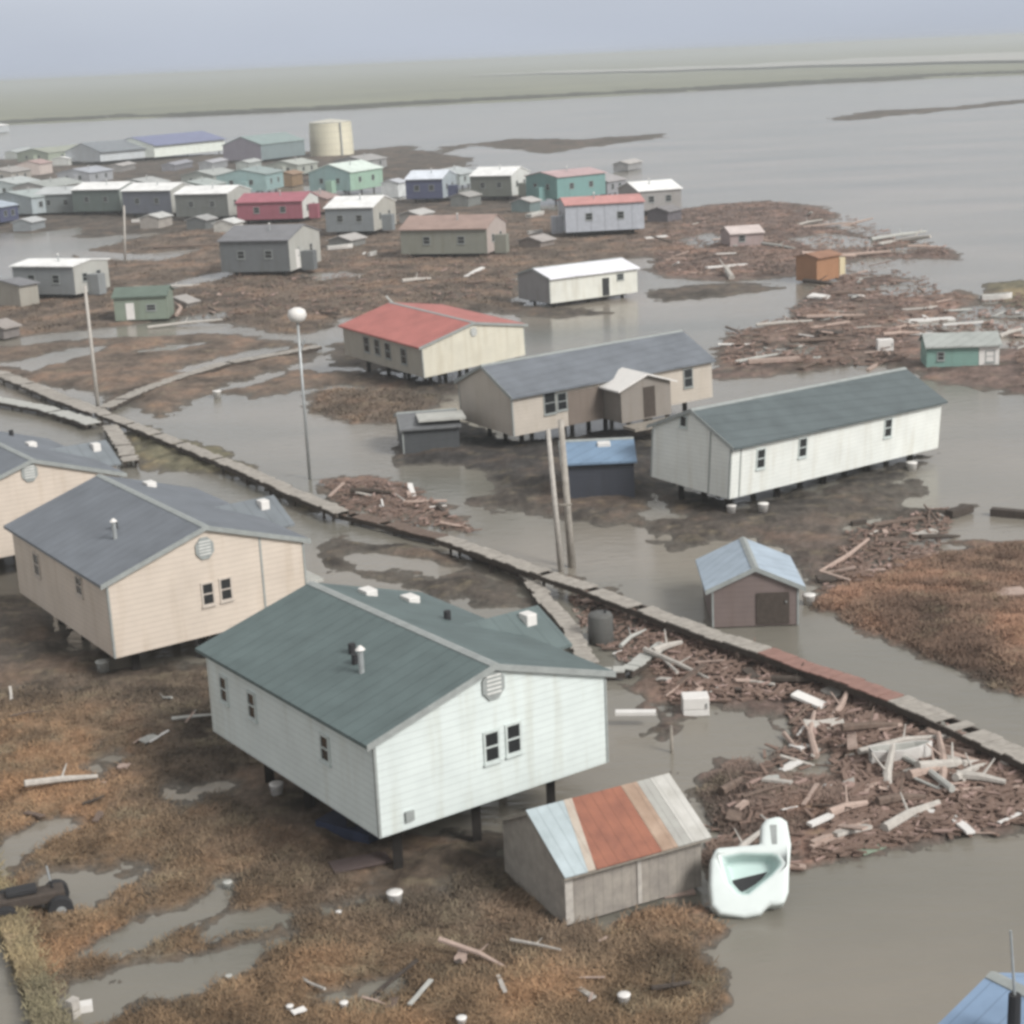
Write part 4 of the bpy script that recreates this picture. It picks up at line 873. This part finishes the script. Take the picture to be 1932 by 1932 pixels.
# ------------------------------------------------------------------ scattered debris, each piece its own object
def inside(poly, x, y):
    r = False; n_ = len(poly)
    for i in range(n_):
        x0, y0 = poly[i]; x1, y1 = poly[(i+1) % n_]
        if (y0 > y) != (y1 > y) and x < (x1-x0)*(y-y0)/(y1-y0)+x0: r = not r
    return r
def rand_in(poly):
    xs = [p[0] for p in poly]; ys = [p[1] for p in poly]
    while 1:
        x = random.uniform(min(xs), max(xs)); y = random.uniform(min(ys), max(ys))
        if inside(poly, x, y): return x, y
def board_mesh(ln, w_, h, jag):
    mb = MB(); n_ = 3
    pts = [(-ln/2+ln*k/n_, random.uniform(-.04, .04)*ln*.3) for k in range(n_+1)]
    for k, (x, y) in enumerate(pts):
        ww = w_*(1-jag*random.random()*.5)
        mb.v += [Vector((x, y-ww/2, 0)), Vector((x, y+ww/2, 0)), Vector((x, y+ww/2, h)), Vector((x, y-ww/2, h))]
    for k in range(n_):
        i = k*4
        for a_ in range(4): mb.f.append([i+a_, i+(a_+1) % 4, i+4+(a_+1) % 4, i+4+a_])
    mb.f.append([3, 2, 1, 0]); mb.f.append([n_*4+a_ for a_ in range(4)])
    return mb
def log_mesh(ln, r):
    mb = MB(); bend = random.uniform(-.06, .06)*ln; p0 = Vector((-ln/2, 0, r)); p1 = Vector((0, bend, r*1.1)); p2 = Vector((ln/2, 0, r*.8))
    mb.tube(p0, p1, r, r*.9, 7); mb.tube(p1, p2, r*.9, r*.55, 7)
    mb.tube(p1, p1+Vector((r*2, r*3, r*3)), r*.35, r*.15, 5)
    return mb
LIB = {}
def lib(kind, m):
    k = (kind, m)
    if k not in LIB:
        LIB[k] = []
        for i in range(7):
            if kind == 'plank': mb = board_mesh(random.uniform(1.2, 3), random.uniform(.16, .35), .07, .5)
            elif kind == 'log': mb = log_mesh(random.uniform(1.8, 4.2), random.uniform(.08, .17))
            else: mb = board_mesh(random.uniform(.6, 1.4), random.uniform(.45, .9), .1, .8)
            o = mb.build(kind, M[m]); LIB[k].append(o.data); bpy.data.objects.remove(o)
    return random.choice(LIB[k])
AD = {'wood_pale': 'pale grey', 'wood_pink': 'pinkish', 'wood_dark': 'dark wet', 'wood_brown': 'brown', 'scrap': 'white painted', 'deck_pale': 'light grey'}
FIELDS = [
 ('the debris field between boardwalk and tub', [(1190,1200),(1340,1210),(1560,1290),(1932,1450),(1932,1560),(1700,1595),(1520,1640),(1350,1690),(1320,1570),(1420,1440),(1500,1400),(1470,1330),(1260,1330)], 96, 1.0),
 ('the debris heaps below the open water', [(1370,630),(1480,600),(1560,520),(1700,510),(1830,570),(1932,560),(1932,740),(1900,640),(1720,640),(1700,690),(1350,700)], 60, 1.6),
 ('the brown spit at the edge of the open water', [(1240,410),(1450,385),(1600,410),(1810,480),(1600,510),(1380,530),(1230,515)], 34, 2.0),
 ('the mud right of the pale blue-roofed shed', [(1600,1010),(1800,960),(1760,1060),(1600,1110),(1540,1130)], 18, 1.0),
 ('the heap where the boardwalk is broken', [(600,910),(760,915),(900,1010),(760,990),(640,965)], 14, 1.0),
 ('the mud behind the green-roofed house', [(1060,1110),(1240,1160),(1250,1270),(1170,1250),(1100,1190)], 16, .8),
 ('the marsh below the tan-sided house', [(10,1320),(350,1290),(480,1500),(420,1590),(60,1560)], 14, .7),
 ('the marsh at the bottom of the picture', [(420,1850),(1060,1770),(1330,1760),(1320,1925),(450,1925)], 16, .6),
 ('the brown ground among the far houses', [(420,530),(740,470),(1000,470),(960,560),(640,600),(300,600)], 14, 1.8),
]
OCC = [A, B, C, D, E, T, Bl, Nv, Fh]
def under(p):
    for h_ in OCC:
        q = Vector(p)-h_.F((0, 0, 0)); u_ = (h_.F((1, 0, 0))-h_.F((0, 0, 0))); v_ = (h_.F((0, 1, 0))-h_.F((0, 0, 0)))
        if -.3 < q.dot(u_) < h_.W+.3 and -.3 < q.dot(v_) < h_.L+.3: return True
    return False
for fn, poly, cnt, sc in FIELDS:
    for i in range(cnt):
        for _ in range(20):
            x, y = rand_in(poly); p = gat(x, y)
            if not under(p): break
        kind = random.choices(['plank', 'log', 'scrap_piece'], [.5, .25, .25])[0]
        m = random.choices(['wood_pale', 'wood_pink', 'wood_dark', 'wood_brown', 'scrap', 'deck_pale'], [.25, .28, .10, .16, .09 if kind != 'log' else 0, .12])[0]
        o = bpy.data.objects.new(kind, lib(kind, m)); COL.objects.link(o)
        o.location = (p.x, p.y, p.z+random.uniform(0, .15)); s_ = sc*random.choice((.4, .5, .65, .8, 1.1))
        o.scale = (s_, s_, s_); az = R(random.gauss(25, 55)); o.rotation_euler = (R(random.gauss(0, 9)), R(random.gauss(0, 8)), az)
        kn = {'plank': 'plank', 'log': 'driftwood log', 'scrap_piece': 'scrap of sheeting'}[kind]
        tag(o, f'{AD[m]} {kn} in {fn}', kn.split()[-1] if kind != 'scrap_piece' else 'scrap', f'{AD[m]} {kn}s in {fn}')

for i, (x, y, l_, a_, m_) in enumerate(((1420,1250,70,20,'wood_brown'),(1500,1300,90,-10,'wood_dark'),(1640,1400,110,10,'wood_brown'),(1760,1480,120,30,'wood_pink'),(1850,1500,90,-25,'wood_pale'),(1700,1530,100,15,'wood_brown'),(1600,1550,90,28,'wood_pink'),(1380,1500,70,50,'wood_brown'),(1260,1240,70,35,'wood_pale'),(1480,620,110,8,'wood_pale'),(1620,560,120,15,'wood_brown'),(1560,650,140,5,'wood_brown'),(1820,650,90,-5,'wood_pink'),(1700,640,80,20,'wood_pink'),(1560,430,90,6,'wood_pink'),(1700,470,110,3,'wood_brown'),(350,470,120,10,'wood_brown'),(330,545,150,10,'wood_pale'),(350,615,140,12,'wood_pale'),(700,940,80,-10,'wood_dark'))):
    p = gat(x, y); ln = l_/ppm(p); o = log_mesh(ln, .16).build('log', M[m_]); o.location = (p.x, p.y, p.z+.1); o.rotation_euler = (0, R(random.uniform(-3, 3)), R(a_))
    tag(o, f'large {AD[m_]} timber stranded across the flood debris', 'log', f'large {AD[m_]} timbers')
# litter and tufts nobody could count
def litter(name, fields, mcols, lenr, label, cat, flat=.5, thick=.05, gw=None):
    vs = []; fs = []
    for poly, cnt, sc in fields:
        for _ in range(cnt):
            x, y = rand_in(poly); p = gat(x, y)
            if under(p): continue
            z0 = p.z; ln = random.uniform(*lenr)*sc; a_ = random.gauss(R(25), .9); el = random.gauss(0, flat)*.22
            d = Vector((math.cos(a_)*math.cos(el), math.sin(a_)*math.cos(el), abs(math.sin(el)))); s_ = Vector((-math.sin(a_), math.cos(a_), 0))*thick*sc*random.uniform(.6, 2)
            p = p+Vector((0, 0, random.uniform(.01, .12)*sc)); i = len(vs); up_ = Vector((0, 0, thick*sc))
            vs += [p-s_, p+s_, p+d*ln+s_*.7, p+d*ln-s_*.7, p-s_+up_, p+s_+up_, p+d*ln+s_*.7+up_, p+d*ln-s_*.7+up_]
            fs += [[i, i+1, i+5, i+4], [i+1, i+2, i+6, i+5], [i+2, i+3, i+7, i+6], [i+3, i, i+4, i+7], [i+4, i+5, i+6, i+7]]
    me = bpy.data.meshes.new(name); me.from_pydata([tuple(v) for v in vs], [], fs); me.materials.append(mcols)
    o = bpy.data.objects.new(name, me); COL.objects.link(o); tag(o, label, cat, kind='stuff')
def island_mat(name, cols, rough=.9):
    m = bpy.data.materials.new(name); m.use_nodes = True; n = m.node_tree.nodes; l = m.node_tree.links.new
    g = n.new('ShaderNodeNewGeometry'); r = n.new('ShaderNodeValToRGB'); r.color_ramp.interpolation = 'CONSTANT'
    for i, c_ in enumerate(cols):
        e = r.color_ramp.elements[i] if i < 2 else r.color_ramp.elements.new(0.)
        e.position = i/len(cols)
    for i, c_ in enumerate(cols): r.color_ramp.elements[i].color = (*c_, 1)
    l(g.outputs['Random Per Island'], r.inputs[0]); l(r.outputs[0], n['Principled BSDF'].inputs['Base Color']); n['Principled BSDF'].inputs['Roughness'].default_value = rough
    return m
litm = island_mat('mixed_litter', [(.17, .115, .09), (.25, .18, .145), (.09, .07, .06), (.38, .31, .27), (.21, .14, .11), (.44, .39, .35), (.19, .12, .095), (.30, .21, .18)])
litter('debris_litter', [([(1190,1200),(1340,1210),(1560,1290),(1700,1340),(1600,1400),(1500,1400),(1470,1330),(1260,1330)], 1300, .9), ([(1560,1400),(1700,1340),(1932,1450),(1932,1560),(1700,1595),(1520,1630),(1600,1520)], 2000, 1.), (FIELDS[0][1], 700, .9), (FIELDS[1][1], 1100, 1.5), (FIELDS[2][1], 700, 1.7), (FIELDS[3][1], 500, .9), (FIELDS[4][1], 500, .9), (FIELDS[5][1], 500, .8), (FIELDS[8][1], 500, 1.5)], litm, (.12, .6), 'tangled sticks, splinters and small litter washed into the debris fields', 'litter')
tufm = bpy.data.materials.new('dead_marsh_grass'); tufm.use_nodes = True; n = tufm.node_tree.nodes
vc = n.new('ShaderNodeVertexColor'); vc.layer_name = 'tint'; tufm.node_tree.links.new(vc.outputs[0], n['Principled BSDF'].inputs['Base Color']); n['Principled BSDF'].inputs['Roughness'].default_value = .9
def tufts(name, fields, m, label):
    vs = []; fs = []; cs = []
    for poly, cnt, sc in fields:
        for _ in range(cnt):
            x, y = rand_in(poly); p = gat(x, y)
            if p.z < .07 or under(p): continue
            tc_ = gtint(p.x, p.y)*random.uniform(.95, 1.3)*np.array((1., 1., .95))
            for _b in range(8):
                a_ = random.random()*6.28; ln = random.uniform(.06, .17)*sc; lean = random.uniform(.6, 1.8)
                d = Vector((math.cos(a_)*lean+.3, math.sin(a_)*lean, .7)); s_ = Vector((-math.sin(a_), math.cos(a_), 0))*.02*sc
                o_ = p+Vector((random.uniform(-.28, .28)*sc, random.uniform(-.28, .28)*sc, -.02)); i = len(vs)
                vs += [o_-s_, o_+s_, o_+d*ln+s_*.3, o_+d*ln-s_*.3]; fs.append([i, i+1, i+2, i+3]); cs += [(*tc_, 1)]*4
    me = bpy.data.meshes.new(name); me.from_pydata([tuple(v) for v in vs], [], fs); me.materials.append(m)
    ca = me.color_attributes.new('tint', 'FLOAT_COLOR', 'POINT'); ca.data.foreach_set('color', np.array(cs, np.float32).ravel())
    o = bpy.data.objects.new(name, me); COL.objects.link(o); tag(o, label, 'grass', kind='stuff')
tufts('marsh_grass', [(LAND[0][0], 20000, 1.), ([(1540,1150),(1620,1085),(1932,1030),(1932,1320),(1870,1300),(1700,1210)], 10000, 1.2), ([(1320,1500),(1420,1420),(1560,1370),(1640,1440),(1600,1520),(1480,1590),(1340,1640)], 5000, 1.1), (LAND[5][0], 1200, 1.6), (LAND[7][0], 5000, 2.2), ([(1230,405),(1450,378),(1600,410),(1810,490),(1520,520),(1240,525)], 2200, 2.2)], tufm, 'dead brown and straw-coloured marsh grass covering the muddy ground')

# ------------------------------------------------------------------ haze
hz = MB().box(-9000, 9000, -1000, 11900, -1.5, 25.5).build('haze', bpy.data.materials.new('haze_air')); tag(hz, kind='stuff', label='pale haze in the air over the flooded village', cat='haze')
hm = hz.data.materials[0]; hm.use_nodes = True; n = hm.node_tree.nodes; n.remove(n['Principled BSDF']); v = n.new('ShaderNodeVolumePrincipled')
v.inputs['Color'].default_value = (.66, .69, .70, 1); v.inputs['Density'].default_value = .00050; v.inputs['Anisotropy'].default_value = .2
hm.node_tree.links.new(v.outputs[0], n['Material Output'].inputs['Volume'])
for o in bpy.data.objects:
    if '_o' in o: del o['_o']
